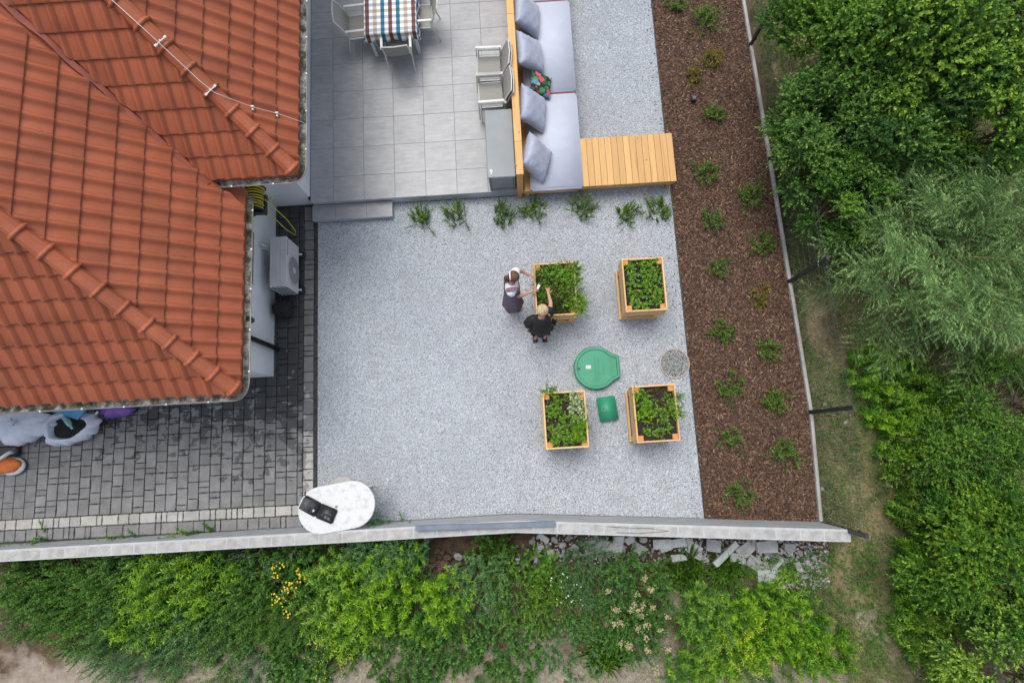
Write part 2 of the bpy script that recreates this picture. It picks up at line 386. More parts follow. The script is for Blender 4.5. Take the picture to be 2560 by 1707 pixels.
LEAF = {
 'broad': leafmat('broad_leaf',(.064,.170,.032),(.32,.50,.06),trans=.28),
 'broad2': leafmat('broad_leaf_dark',(.058,.145,.030),(.22,.40,.06),trans=.25),
 'willow': leafmat('willow_leaf',(.085,.225,.066),(.43,.66,.24),trans=.28),
 'golden': leafmat('goldenrod_leaf',(.075,.225,.026),(.31,.52,.045),trans=.3),
 'mug': leafmat('mugwort_leaf',(.075,.195,.040),(.21,.40,.065),trans=.28),
 'silver': leafmat('silvery_leaf',(.085,.225,.070),(.26,.45,.17),trans=.22),
 'herb': leafmat('herb_leaf',(.085,.23,.030),(.27,.47,.055),trans=.3),
 'pale': leafmat('variegated_leaf',(.19,.33,.12),(.55,.62,.35),trans=.25),
 'olive': leafmat('olive_leaf',(.07,.12,.025),(.15,.22,.045),trans=.25),
 'reddish': leafmat('bronze_leaf',(.085,.07,.025),(.18,.12,.04),trans=.2),
 'shrub': leafmat('yard_shrub_leaf',(.068,.155,.032),(.24,.37,.06),trans=.25),
 'yshrub': leafmat('orange_green_leaf',(.11,.17,.03),(.42,.28,.05),trans=.25),
}

# ------------------------------------------------------------------ foliage generator
def leaf_mesh(name, P, D, Sd, Ln, Wd, tint, fold=.25, droop=.15):
    n = len(P); up = np.cross(Sd, D); up /= np.maximum(np.linalg.norm(up,axis=1,keepdims=True),1e-6)
    Ln = Ln[:,None]; Wd = Wd[:,None]
    mid = P + D*Ln*.45
    V = np.empty((n,4,3),np.float32)
    V[:,0] = P; V[:,1] = mid + Sd*Wd*.5 + up*Wd*fold; V[:,2] = P + D*Ln - np.array([0,0,1])*Ln*droop; V[:,3] = mid - Sd*Wd*.5 + up*Wd*fold
    idx = (np.arange(n)*4)[:,None]
    F = np.concatenate([idx+[[0,1,2]], idx+[[0,2,3]]],axis=1).reshape(-1)
    return V.reshape(-1,3), F, np.repeat(tint,4)
def raw_mesh(name, V, F, tint=None):
    me = bpy.data.meshes.new(name); nf = len(F)//3
    me.vertices.add(len(V)); me.vertices.foreach_set('co', np.asarray(V,np.float32).ravel())
    me.loops.add(len(F)); me.loops.foreach_set('vertex_index', np.asarray(F,np.int32))
    me.polygons.add(nf); me.polygons.foreach_set('loop_start', np.arange(0,nf*3,3,dtype=np.int32))
    if tint is not None:
        a = me.attributes.new('tint','FLOAT','POINT'); a.data.foreach_set('value', np.asarray(tint,np.float32))
    me.update(calc_edges=True); me.validate(); return me
def unit(a): return a/np.maximum(np.linalg.norm(a,axis=1,keepdims=True),1e-6)
def shoots(name, A, D, Ln, nl, leafL, leafW, ang=1.0, curve=None, tiptint=.8, tip_pow=2.0, t0=.08, taper=.35, flat=0, rng=RNG, tintvar=.15, shrink=None):
    """leaves spread along straight or bent shoots; A base points, D directions, Ln lengths"""
    ns = len(A); s = np.tile(np.linspace(t0,1,nl),(ns,1)) + rng.uniform(-.5,.5,(ns,nl))/nl*.6
    s = np.clip(s,0,1)
    D = unit(D); cv = np.zeros((ns,3)) if curve is None else curve
    pos = A[:,None]+ (D[:,None]*s[...,None] + cv[:,None]*(s**2)[...,None])*Ln[:,None,None]
    ax = unit((D[:,None]+2*cv[:,None]*s[...,None]).reshape(-1,3))
    ref = np.where(np.abs(ax[:,2:3])>.9, np.array([[1.,0,0]]), np.array([[0,0,1.]]))
    e1 = unit(np.cross(ax,ref)); e2 = np.cross(ax,e1)
    if flat: ph = np.where(np.arange(nl)%2==0,0,math.pi)[None]+rng.normal(0,.35,(ns,nl))
    else: ph = np.arange(nl)[None]*2.4+rng.uniform(0,6.28,(ns,1))+rng.normal(0,.3,(ns,nl))
    ph = ph.reshape(-1)[:,None]
    rad = e1*np.cos(ph)+e2*np.sin(ph)
    a = (ang*(1-.45*s.reshape(-1)[:,None]) + rng.normal(0,.18,(ns*nl,1)))
    d = unit(ax*np.cos(a)+rad*np.sin(a))
    sd = unit(np.cross(d, ax)+rng.normal(0,.25,(ns*nl,3)))
    sz = (1-taper*s.reshape(-1))*rng.uniform(.7,1.25,ns*nl)
    if shrink is not None: sz = sz*np.repeat(shrink,nl)
    ti = np.clip(tiptint*s.reshape(-1)**tip_pow+rng.normal(0,tintvar,ns*nl)+np.repeat(rng.normal(0,tintvar,ns),nl),0,1)
    return leaf_mesh(name,pos.reshape(-1,3),d,sd,leafL*sz,leafW*sz,ti)
def stems_geo(A, D, Ln, cv, r, seg=3):
    """thin three-sided stems as arrays"""
    ns = len(A); D = unit(D); ref = np.where(np.abs(D[:,2:3])>.9, np.array([[1.,0,0]]), np.array([[0,0,1.]]))
    e1 = unit(np.cross(D,ref)); e2 = np.cross(D,e1); V = []
    for k in range(seg+1):
        s = k/seg; c = A+(D*s+cv*s*s)*Ln[:,None]; rr = r*(1-.7*s)
        for j in range(3):
            t = 2.094*j; V.append(c+(e1*math.cos(t)+e2*math.sin(t))*(rr[:,None] if hasattr(rr,'shape') else rr))
    V = np.stack(V,1)  # ns, (seg+1)*3, 3
    nv = (seg+1)*3; F = []
    for k in range(seg):
        for j in range(3):
            a,b,c,d = k*3+j,k*3+(j+1)%3,(k+1)*3+(j+1)%3,(k+1)*3+j
            F += [[a,b,c],[a,c,d]]
    F = (np.array(F)[None]+(np.arange(ns)*nv)[:,None,None]).reshape(-1)
    return V.reshape(-1,3), F
def join(parts):
    V=[];F=[];T=[];n=0
    for v,f,t in parts: V.append(v);F.append(f+n);T.append(t);n+=len(v)
    return np.concatenate(V),np.concatenate(F),np.concatenate(T)
def zdir(n, tilt, rng=RNG, bias=(0,0)):
    a = rng.uniform(0,6.283,n); b = np.abs(rng.normal(0,tilt,n))
    d = np.stack([np.cos(a)*np.sin(b)+bias[0], np.sin(a)*np.sin(b)+bias[1], np.cos(b)],1); return unit(d)

def crown_tree(label, cat, loc, radii, h, leaf, nsh, sl=.30, nl=14, lL=.05, lW=.032, ang=1.0, seed=1, group=None, name='shrub', flat=0, droop=0, lumps=14, tip=.6, zc=None):
    lumps=int(lumps*1.9)
    rng = np.random.default_rng(seed)
    rx,ry = radii; root = thing(name,label,cat,loc,group)
    # lumpy crown: union of sub-clumps over an ellipsoid
    zc = h*.55 if zc is None else zc; rz = h-zc
    th = rng.uniform(0,6.283,lumps); u = rng.uniform(-.25,1,lumps); q = np.sqrt(1-np.clip(u,-1,1)**2*.9)
    rq = rng.uniform(.62,.92,lumps); cl = np.stack([np.cos(th)*q*rx*rq, np.sin(th)*q*ry*rq, zc+u*rz*rq],1); cr = rng.uniform(.17,.36,lumps)*min(rx,ry)
    k = rng.integers(0,lumps,nsh); d = unit(rng.normal(0,1,(nsh,3))+np.array([0,0,.55]))
    rr = cr[k]*rng.uniform(.55,1.0,nsh)**.6
    P = cl[k]+d*rr[:,None]*np.array([1,1,.85])
    keep = (P[:,2]>.12); P=P[keep]; d=d[keep]; k=k[keep]; n=len(P)
    ctr = np.array([0,0,zc*.6]); out = unit(P-ctr)
    D = unit(d*.5+out*.8+rng.normal(0,.3,(n,3))+np.array([0,0,.35-droop]))
    Ls = sl*rng.uniform(.6,1.3,n)
    cv = np.tile(np.array([0,0,-.15-droop*.5]),(n,1))+rng.normal(0,.08,(n,3))
    V,F,T = shoots('l',P-D*Ls[:,None]*.4,D,Ls,nl,lL,lW,ang,cv,tiptint=tip,flat=flat,rng=rng)
    T = np.clip(T+np.repeat(np.repeat(rng.normal(0,.18,lumps)[k],nl),4),0,1)
    o = part('crown', raw_mesh('crown',V+np.array(loc),F,T), root, LEAF[leaf])
    # trunk and limbs
    mb = MB(); b = Vector(loc)
    stem = []
    for i in range(5):
        a = rng.uniform(0,6.28); c = cl[i%lumps]
        e = b+Vector((c[0]*.8,c[1]*.8,c[2]*.9)); m = b+Vector((c[0]*.3,c[1]*.3,c[2]*.5))
        mb.tube([b+Vector((math.cos(a)*.05,math.sin(a)*.05,-.05)),m,e],[.035+.01*h,.022+.006*h,.008],6)
    for i in range(min(60,lumps*3)):
        c = cl[rng.integers(0,lumps)]; e = b+Vector(c)+Vector(rng.normal(0,.22,3)); m = b+Vector((c[0]*.55,c[1]*.55,c[2]*.7))
        mb.tube([m,(m+e)/2+Vector(rng.normal(0,.05,3)),e],[.014,.009,.004],4,caps=False)
    mb.build('trunk',MAT['bark_wood'],root)
    return root
def willow(label, loc, radii, h, nb, seed, lL=.066, lW=.0145, tip=1.0, leaf='willow'):
    rng=np.random.default_rng(seed); root=thing('willow_tree',label,'tree',loc); rx,ry=radii
    a=rng.uniform(0,6.283,nb); el=rng.uniform(.05,1.35,nb); up=np.sin(el)
    q0=rng.uniform(.05,.62,nb); start=np.stack([np.cos(a)*rx*q0,np.sin(a)*ry*q0,h*(.25+.45*up)*rng.uniform(.8,1.1,nb)],1)
    a=a+rng.normal(0,.6,nb); D=unit(np.stack([np.cos(a)*np.cos(el*.75),np.sin(a)*np.cos(el*.75),np.sin(el*.75)+.15],1))
    Ln=min(rx,ry)*rng.uniform(.45,.75,nb); cv=np.stack([rng.normal(0,.1,nb),rng.normal(0,.1,nb),-.32+rng.normal(0,.08,nb)],1)
    ns=18; s=np.tile(np.linspace(.18,1,ns),(nb,1)); P=start[:,None]+(D[:,None]*s[...,None]+cv[:,None]*(s**2)[...,None])*Ln[:,None,None]
    ax=unit((D[:,None]+2*cv[:,None]*s[...,None]).reshape(-1,3)); side=unit(np.cross(ax,np.array([[0,0,1.]]))); sg=np.tile(np.where(np.arange(ns)%2==0,1,-1),nb)[:,None]
    sd=unit(ax*.9+side*sg*rng.uniform(.6,1.3,(nb*ns,1))+rng.normal(0,.16,(nb*ns,3))+np.array([0,0,.1])); sl=(.42*(1-.45*s.reshape(-1))+.06)*rng.uniform(.7,1.3,nb*ns)
    V1=shoots('l',P.reshape(-1,3),sd,sl,24,lL,lW,.78,np.tile(np.array([0,0,-.18]),(nb*ns,1)),tiptint=tip,tip_pow=1.3,flat=1,rng=rng,t0=.04,taper=.45)
    V,F,T=V1; T=np.clip(T+np.repeat(np.repeat(rng.normal(0,.15,nb),ns*24),4),0,1)
    part('crown',raw_mesh('crown',V+np.array(loc),F,T),root,LEAF[leaf])
    SV,SF=stems_geo(start,D,Ln,cv,.009,6); SV2,SF2=stems_geo(P.reshape(-1,3),sd,sl,np.tile(np.array([0,0,-.18]),(nb*ns,1)),.003,2)
    part('branches',raw_mesh('branches',np.concatenate([SV,SV2])+np.array(loc),np.concatenate([SF,SF2+len(SV)])),root,MAT['willow_twig'])
    mb=MB(); b=Vector(loc)
    for i in range(7):
        q_=Vector(start[i*3]); mb.tube([b+Vector((rng.normal(0,.06),rng.normal(0,.06),-.05)),b+q_*.5+Vector((0,0,.1)),b+q_],[.05,.035,.015],6)
    mb.build('trunk',MAT['bark_wood'],root); return root
def weed(label, cat, loc, rad, h, ns, nl, leaf, lL, lW, ang=1.15, tilt=.25, bias=(0,0), seed=1, tip=.9, tpow=2.2, name='weed_clump', group=None, flowers=None, el=1.0, rot=0, t0=.05, branch=0, taper=.35, parts=True, zbase=None):
    rng = np.random.default_rng(seed); root = thing(name,label,cat,loc,group)
    a = rng.uniform(0,6.283,ns); r = np.sqrt(rng.uniform(0,1,ns))*rad
    x = np.cos(a)*r*el; y = np.sin(a)*r
    X = x*math.cos(rot)-y*math.sin(rot); Y = x*math.sin(rot)+y*math.cos(rot)
    A = np.stack([X,Y,np.full(ns,-.03)],1); D = zdir(ns,tilt,rng,bias); D[:,:2] += A[:,:2]/(rad*el+.01)*.18; D = unit(D)
    Ln = h*rng.uniform(.6,1.1,ns)*(1-.35*(r/rad)**2)
    cv = rng.normal(0,.08,(ns,3))*np.array([1,1,.2])
    segs = [shoots('l',A,D,Ln,nl,lL,lW,ang,cv,tiptint=tip,tip_pow=tpow,rng=rng,t0=t0,taper=taper)]
    ends = A+(D+cv)*Ln[:,None]
    if branch:
        k = np.repeat(np.arange(ns),branch); s = rng.uniform(.35,.95,len(k))[:,None]
        PB = A[k]+(D[k]*s+cv[k]*s*s)*Ln[k][:,None]; DB = unit(D[k]*.8+rng.normal(0,.6,(len(k),3))+np.array([0,0,.3]))
        LB = rng.uniform(.12,.3,len(k))*h
        segs.append(shoots('l',PB,DB,LB,max(5,nl//3),lL*.75,lW*.75,ang,None,tiptint=tip,tip_pow=1.2,rng=rng,t0=.1))
        ends = np.concatenate([ends,PB+DB*LB[:,None]])
    V,F,T = join(segs)
    part('foliage', raw_mesh('foliage',V+np.array(loc),F,T), root, LEAF[leaf])
    SV,SF = stems_geo(A,D,Ln,cv,.005)
    part('stem', raw_mesh('stem',SV+np.array(loc),SF), root, MAT['bark_wood'])
    if flowers:
        mat,nf,fs,per,spread = flowers; mb = MB()
        top = ends[np.argsort(-ends[:,2])[:max(nf*2,1)]]; pick = top[rng.permutation(len(top))[:nf]]
        for p in pick:
            for j in range(per):
                q = p+rng.normal(0,spread,3)*np.array([1,1,.5])+np.array([0,0,.01]); rr = fs*rng.uniform(.7,1.2)
                c = [tuple(q+np.array(loc)+np.array([math.cos(6.283*i/5)*rr,math.sin(6.283*i/5)*rr,0])) for i in range(5)]
                mb.add(c+[tuple(q+np.array(loc)+np.array([0,0,rr*.5]))],[(i,(i+1)%5,5) for i in range(5)])
        part('flower_heads', mb.mesh('flower_heads'), root, MAT[mat])['kind'] = 'stuff'
    return root

# ------------------------------------------------------------------ scatter with geometry nodes (instances, one object)
def scatter(name, label, cat, src, density, prim, mat, smin, smax, tilt=6.283, zrot=True, mask=None, seed=0, kind='stuff', lift=0.0):
    me = src; o = bpy.data.objects.new(name, me); link(o); tag(o,label,cat,None,kind)
    g = bpy.data.node_groups.new(name,'GeometryNodeTree')
    g.interface.new_socket('Geometry',in_out='INPUT',socket_type='NodeSocketGeometry')
    g.interface.new_socket('Geometry',in_out='OUTPUT',socket_type='NodeSocketGeometry')
    gi = g.nodes.new('NodeGroupInput'); go = g.nodes.new('NodeGroupOutput')
    dp = g.nodes.new('GeometryNodeDistributePointsOnFaces'); dp.inputs['Seed'].default_value = seed
    g.links.new(gi.outputs[0],dp.inputs['Mesh'])
    if mask:
        sc,lo,hi = mask
        ps = g.nodes.new('GeometryNodeInputPosition'); nz = g.nodes.new('ShaderNodeTexNoise'); nz.inputs['Scale'].default_value = sc; nz.inputs['Detail'].default_value=3
        mr = g.nodes.new('ShaderNodeMapRange'); mr.inputs[1].default_value=lo; mr.inputs[2].default_value=hi; mr.inputs[3].default_value=0; mr.inputs[4].default_value=density
        g.links.new(ps.outputs[0],nz.inputs['Vector']); g.links.new(nz.outputs[0],mr.inputs[0]); g.links.new(mr.outputs[0],dp.inputs['Density'])
    else: dp.inputs['Density'].default_value = density
    if prim == 'stone':
        pr = g.nodes.new('GeometryNodeMeshIcoSphere'); pr.inputs['Radius'].default_value = 1; pr.inputs['Subdivisions'].default_value = 1
    elif prim == 'chip':
        pr = g.nodes.new('GeometryNodeMeshCube'); pr.inputs['Size'].default_value = (2,2,2)
    else:
        pr = g.nodes.new('GeometryNodeMeshCone'); pr.inputs['Vertices'].default_value = 3; pr.inputs['Radius Bottom'].default_value = 1; pr.inputs['Radius Top'].default_value = .12; pr.inputs['Depth'].default_value = 1
        pr.fill_type = 'NONE'
    sm = g.nodes.new('GeometryNodeSetMaterial'); sm.inputs['Material'].default_value = mat
    g.links.new(pr.outputs[0],sm.inputs[0])
    ip = g.nodes.new('GeometryNodeInstanceOnPoints'); g.links.new(dp.outputs['Points'],ip.inputs['Points']); g.links.new(sm.outputs[0],ip.inputs['Instance'])
    rv = g.nodes.new('FunctionNodeRandomValue'); rv.data_type='FLOAT_VECTOR'; rv.inputs[0].default_value=(-tilt,-tilt,0); rv.inputs[1].default_value=(tilt,tilt,6.283); rv.inputs['Seed'].default_value=seed+1
    g.links.new(rv.outputs[0],ip.inputs['Rotation'])
    rs = g.nodes.new('FunctionNodeRandomValue'); rs.data_type='FLOAT_VECTOR'; rs.inputs[0].default_value=smin; rs.inputs[1].default_value=smax; rs.inputs['Seed'].default_value=seed+2
    g.links.new(rs.outputs[0],ip.inputs['Scale'])
    g.links.new(ip.outputs[0],go.inputs[0])
    md = o.modifiers.new('scatter','NODES'); md.node_group = g
    me.materials.append(mat)
    return o
def poly_mesh(name, pts, z, hole=None):
    me = bpy.data.meshes.new(name); me.from_pydata([(p[0],p[1],z) for p in pts],[],[tuple(range(len(pts)))]); me.update(); return me
# ================================================================== SETTING
def terrain():
    xs = np.unique(np.concatenate([[-160,-80,-40,-25],np.arange(-18,18.01,.3),[25,40,80,160]]))
    ys = np.unique(np.concatenate([[-160,-80,-40,-20],np.arange(-12,16.01,.3),[25,40,80,160]]))
    X,Y = np.meshgrid(xs,ys); rr = np.random.default_rng(3)
    Z = -.12+.035*np.sin(X*1.7+1.3)*np.cos(Y*1.3)+.03*np.sin(X*3.9+Y*2.7)+rr.normal(0,.012,X.shape)
    inside = (X<5.2)&(Y>-1.75); Z[inside] = -.6
    south = (Y<-1.7)&(Y>-2.3)&(X<5.2); Z[south] = np.minimum(Z[south],-.25)
    V = np.stack([X,Y,Z],-1).reshape(-1,3); nx=len(xs); ny=len(ys)
    i = (np.arange(ny-1)[:,None]*nx+np.arange(nx-1)[None]).reshape(-1)
    F = np.stack([i,i+1,i+nx+1,i,i+nx+1,i+nx],1).reshape(-1)
    me = raw_mesh('ground',V,F); me.polygons.foreach_set('use_smooth',[True]*len(me.polygons))
    return tag(part('ground',me,None,MAT['ground']),'sandy soil and dry grass outside the walled yard',None,None,'structure')
terrain()
WALLIN = [(-16,-1.33),(-9.73,-1.31),(-2.83,-1.262),(-.29,-1.234),(5.099,-1.633)]
GP = [(-3.895,-1.262),(-2.83,-1.255),(-.29,-1.228),(3.055,-1.478),(3.055,14),(.12,14),(.12,4.8),(-3.895,4.8)]
tag(part('gravel',poly_mesh('gravel',GP,0.0),None,MAT['gravel_bed']),'pale grey gravel covering the yard',None,None,'structure')
GPS = [(-3.89,-1.25),(-2.83,-1.24),(-.29,-1.215),(3.05,-1.465),(3.05,10.2),(1.2,10.2),(1.2,4.8),(-2.4,4.8),(-2.4,4.48),(-3.89,4.48)]
scatter('loose_gravel','fine pale grey gravel stones spread over the yard',None,poly_mesh('loose_gravel',GPS,.003),4300,'stone',MAT['gravel'],(.006,.006,.0045),(.0115,.0105,.008),seed=5)
CURB = [(5.075,-1.66),(5.165,.29),(5.1,2.75),(5.035,5.23),(4.96,7.72),(4.90,10.2),(4.82,13)]
MP = [(3.075,-1.48),(5.045,-1.63),(5.135,.3),(5.07,2.75),(5.005,5.23),(4.93,7.72),(4.87,10.2),(4.79,14),(3.075,14)]
tag(part('mulch_bed',poly_mesh('mulch_bed',MP,.004),None,MAT['mulch_bed']),'planting bed under reddish brown bark mulch',None,None,'structure')
MPS = [(p[0],min(p[1],10.4)) for p in MP]
scatter('bark_mulch','reddish brown bark chips covering the planting bed',None,poly_mesh('bark_mulch',MPS,.014),2600,'chip',MAT['bark'],(.009,.004,.0015),(.035,.012,.004),tilt=.55,seed=9)
scatter('bark_mulch_shreds','long pale splinters among the bark chips',None,poly_mesh('bark_mulch_shreds',MPS,.022),130,'chip',MAT['bark'],(.02,.003,.0015),(.055,.008,.003),tilt=.35,seed=12)
scatter('spilled_bark','dark bark crumbs spilled along the gravel edge',None,poly_mesh('spilled_bark',[(2.86,-1.45),(3.05,-1.46),(3.05,10),(2.90,10)],.016),75,'chip',MAT['bark'],(.006,.003,.0015),(.018,.007,.003),tilt=.5,seed=15)
e = MB(); e.box(3.057,3.073,-1.47,14,-.05,.022); 
tag(e.build('edging',MAT['black'],None),'thin black plastic edging between gravel and bark',None,None,'structure')
k = MB(); yy=-1.2
while yy < 4.4: k.box(-3.962,-3.897,yy,yy+.99,-.2,.012,.006); yy += 1.0
tag(k.build('kerb',MAT['joint'],None),'dark kerb edging between pavers and gravel',None,None,'structure')

# ---- pavers
def paver_mesh(w,l,seed):
    r = random.Random(seed); mb = MB(); h=.06; g=.0055
    n=5
    def edge(a,b,s):
        pts=[]
        for i in range(n):
            t=i/n; j=r.uniform(-.0045,.0045)*s if i else 0
            pts.append((a[0]+(b[0]-a[0])*t+(j if a[0]==b[0] else 0), a[1]+(b[1]-a[1])*t+(j if a[1]==b[1] else 0)))
        return pts
    x0,x1,y0,y1=-w/2+g,w/2-g,-l/2+g,l/2-g; c=.018*r.uniform(.4,1.4)
    P=[(x0+c,y0),(x1-c,y0),(x1,y0+c),(x1,y1-c),(x1-c,y1),(x0+c,y1),(x0,y1-c),(x0,y0+c)]
    ring=[]
    for a,b in zip(P,P[1:]+P[:1]):
        ring.append(a)
        if abs(a[0]-b[0])+abs(a[1]-b[1])>.05 :
            t=r.uniform(.3,.7); j=r.uniform(-.009,.002)*(1 if (a[0]+b[0]+a[1]+b[1])>0 else -1)
            ring.append((a[0]+(b[0]-a[0])*t+(j if abs(a[0]-b[0])<1e-6 else 0), a[1]+(b[1]-a[1])*t+(j if abs(a[1]-b[1])<1e-6 else 0)))
    inner=[(x*(1-.012/w*1.6),y*(1-.012/l*1.6)) for x,y in ring]
    mb.loft([[(x,y,-h) for x,y in ring],[(x,y,-.006) for x,y in ring],[(x,y,0) for x,y in inner]],cap0=False)
    return mb.mesh('paver')
PM = {}
def paver(w,l,parent,x,y,z,mat,rot=0):
    key=(round(w,3),round(l,3),random.randrange(4),mat)
    if key not in PM: PM[key]=paver_mesh(w,l,hash(key[:3])%999); PM[key].materials.append(MAT[mat])
    M = Matrix.Translation((x,y,z+random.uniform(-.003,.003)))@Matrix.Rotation(rot,4,'Z')@Matrix.Rotation(random.uniform(-.008,.008),4,'X')@Matrix.Rotation(random.uniform(-.008,.008),4,'Y')
    return part('paver',PM[key],parent,None,M)
bed = tag(part('pavement',poly_mesh('pavement',[(-16,-1.33),(-9.7,-1.31),(-4.1,-1.27),(-3.96,-1.27),(-3.96,4.9),(-16,4.9)],-.022),None,MAT['joint']),'dark joint bed with grey pavers beside the house',None,None,'structure')
WM[bed]=Matrix.Identity(4)
cand=[]
x=-4.17-.205/2; col=0
while x > -12.2:
    y = -.878
    ytop = 4.86 if x > -4.8 else 1.5
    wcol=.102 if col==0 else .2
    if col==0: x=-4.17-.051
    y += 0
    while y < ytop-.04:
        l = random.choice([.3,.3,.2,.2,.1]) if col else random.choice([.3,.3,.2])
        if y+l>ytop: l=ytop-y
        if l<.05: break
        cand.append((x,y+l/2,wcol,l)); y+=l
    x -= (.051+.102) if col==0 else .203; col+=1
cand.sort(key=lambda c:(c[1]>1.25 and c[0]<-4.9)*100+(c[0]<-10.0)*50)
for cx_,cy_,ww,ll in cand[:300]: paver(ww,ll,bed,cx_,cy_,0,'paver')
mb=MB()
for cx_,cy_,ww,ll in cand[300:]: mb.box(cx_-ww/2+.004,cx_+ww/2-.004,cy_-ll/2+.004,cy_+ll/2-.004,-.06,0,.005)
o=mb.build('pavers_far',MAT['paver'],bed); o['kind']='stuff'
# light border rows
lb = thing('paver_border',None,None,(-4.07,1.5,0)); lb['kind']='structure'; tag(lb,'pale border rows of pavers framing the dark paving')
y=-1.05
while y<4.86:
    l=random.choice([.3,.2,.2,.1]); l=min(l,4.88-y)
    if l<.04: break
    if y>-.88: paver(.2,l,lb,-4.07,y+l/2,0,'paver_light')
    y+=l
x=-3.97
while x>-12:
    l=random.choice([.3,.2,.2,.1]); paver(.185,l,lb,x-l/2,-.975,0,'paver_light',R(90)); x-=l
x=-3.97
while x>-12:
    l=random.choice([.3,.2,.2,.1]); paver(.205,l,lb,x-l/2,-1.175,0,'paver',R(90)); x-=l

# ---- patio
ps = MB(); ps.box(-3.93,.10,4.815,14,-.1,.276)
patio = ps.build('patio',MAT['render_grey'],None); tag(patio,'raised patio of large grey tiles',None,None,'structure')
def slab_mesh(w,l,h=.02,c=.002):
    mb=MB(); mb.loft([[(sx*(w/2-o_),sy*(l/2-o_),z) for sx,sy in ((-1,-1),(1,-1),(1,1),(-1,1))] for z,o_ in ((-h,0),(-c,0),(0,c))]); return mb.mesh('tile')
tcache={}
def tile(x0,x1,y0,y1,z,parent):
    k_=(round(x1-x0,3),round(y1-y0,3))
    if k_ not in tcache: tcache[k_]=slab_mesh(x1-x0-.004,y1-y0-.004); tcache[k_].materials.append(MAT['tile'])
    part('tile',tcache[k_],parent,None,Matrix.Translation(((x0+x1)/2,(y0+y1)/2,z)))
xc=[-3.94]+[-3.494+.6*i for i in range(6)]+[.112]; yc=[4.785]+[5.29+.6*i for i in range(15)]
for i in range(len(xc)-1):
    for j in range(len(yc)-1): tile(xc[i],xc[i+1],yc[j],yc[j+1],.3,patio)
st = MB(); st.box(-3.95,-2.40,4.50,4.81,-.1,.126)
step = st.build('patio_step',MAT['render_grey'],None); tag(step,'low tiled step in front of the patio',None,None,'structure')
jn=MB(); jn.box(-3.925,.095,4.82,13.9,.2765,.284); jn.build('tile_joints',MAT['joint'],patio)
for a,b in ((-3.955,-3.494),(-3.494,-2.894),(-2.894,-2.385)): tile(a,b,4.475,4.80,.15,step)

# ================================================================== HOUSE
XL,YL,HL = -4.13,.95,2.6; XU,YU,HU = -3.18,4.09,2.95; T=.93
house = thing('house','white rendered house with orange red clay tile hip roofs','house',(-6,3,0))
wl = MB(); wl.box(-11.0,-4.733,1.5,4.893,-.1,2.62); wl.build('wall',MAT['render'],house)
ww_ = MB(); ww_.box(-11.0,-3.952,4.896,11.2,-.1,2.97); ww_.build('wall',MAT['render'],house)
pl_ = MB(); pl_.box(-3.975,-3.935,4.86,4.91,.0,.33); pl_.build('corner_flashing',MAT['black'],house)
sf = MB(); sf.box(-11.3,XL-.02,YL+.02,1.497,HL-.14,HL-.10); sf.box(-4.73,XL-.02,1.50,4.05,HL-.14,HL-.10)
sf.box(-4.5,XU-.02,YU+.02,4.893,HU-.14,HU-.10); sf.box(-3.949,XU-.02,4.896,11.8,HU-.14,HU-.10)
sf.build('soffit',MAT['white_metal'],house)
def plane_pt(kind,a,b):     # kind: 'E' or 'S'
    pass
def deck(pts,name='roof_deck'):
    mb=MB(); top=[(x,y,z-.05) for x,y,z in pts]; bot=[(x,y,z-.12) for x,y,z in pts]; mb.loft([bot,top]); return mb
def zE(x,X0,H): return H+T*(X0-x)
lowerroof = deck([(XL,YL,HL),(XL,YU+.0,HL),(XL-.376,YU,HL+.35),(XL-3.6,7.314,HL+T*3.6),(XL-3.6,YL+3.6,HL+T*3.6)]).build('roof',MAT['roof'],house)
wingroof = deck([(XU,YU,HU),(XU,YU+7.8,HU),(XU-3.9,YU+3.9,HU+T*3.9)]).build('roof',MAT['roof'],house)
d=deck([(XL,YL,HL),(XL-3.6,YL+3.6,HL+T*3.6),(XL-7.2,YL,HL)]); d.build('roof_deck',MAT['roof'],house)
d=deck([(XU,YU,HU),(XU-3.9,YU+3.9,HU+T*3.9),(-11.3,YU+3.9,HU+T*3.9),(-11.3,YU,HU)]); d.build('roof_deck',MAT['roof'],house)
d=deck([(XU,YU+7.8,HU),(-11.3,YU+7.8,HU),(-11.3,YU+3.9,HU+T*3.9),(XU-3.9,YU+3.9,HU+T*3.9)]); d.build('roof_deck',MAT['roof'],house)
d=deck([(XL-3.6,YL+3.6,HL+T*3.6),(XL-3.6,7.314,HL+T*3.6),(XL-7.2,7.6,HL),(XL-7.2,YL,HL)]); d.build('roof_deck',MAT['roof'],house)
gw=MB(); gw.loft([[(x_,YU+.3,HU-.1),(x_,YU+7.5,HU-.1),(x_,YU+3.9,HU+T*3.9-.3)] for x_ in (-11.0,-10.8)]); gw.build('gable_wall',MAT['render'],house)
# clay tile
TW,TC,TL = .2265,.336,.385
def tile_mesh():
    prof=[(0,.016),(.06,.003),(.20,-.003),(.42,-.004),(.55,.004),(.65,.028),(.75,.052),(.83,.058),(.91,.048),(.98,.026),(1.04,.012)]
    mb=MB(); rings=[]
    for (y,lift) in ((0,.030),(.02,.035),(TL*.6,.016),(TL,0.0)):
        rings.append([(px*TW,y,pz+lift) for px,pz in prof])
    n=len(prof); vs=[p for r_ in rings for p in r_]; fs=[]
    for k_ in range(3):
        for j in range(n-1): fs.append((k_*n+j,k_*n+j+1,(k_+1)*n+j+1,(k_+1)*n+j))
    b=len(vs); vs+= [(px*TW,.004,pz-.004) for px,pz in prof]
    for j in range(n-1): fs.append((b+j,b+j+1,j+1,j))
    mb.add(vs,fs); me=bpy.data.meshes.new('tile'); me.from_pydata(mb.v,[],mb.f)
    me.polygons.foreach_set('use_smooth',[True]*len(me.polygons)); me.materials.append(MAT['roof']); me.update(); return me
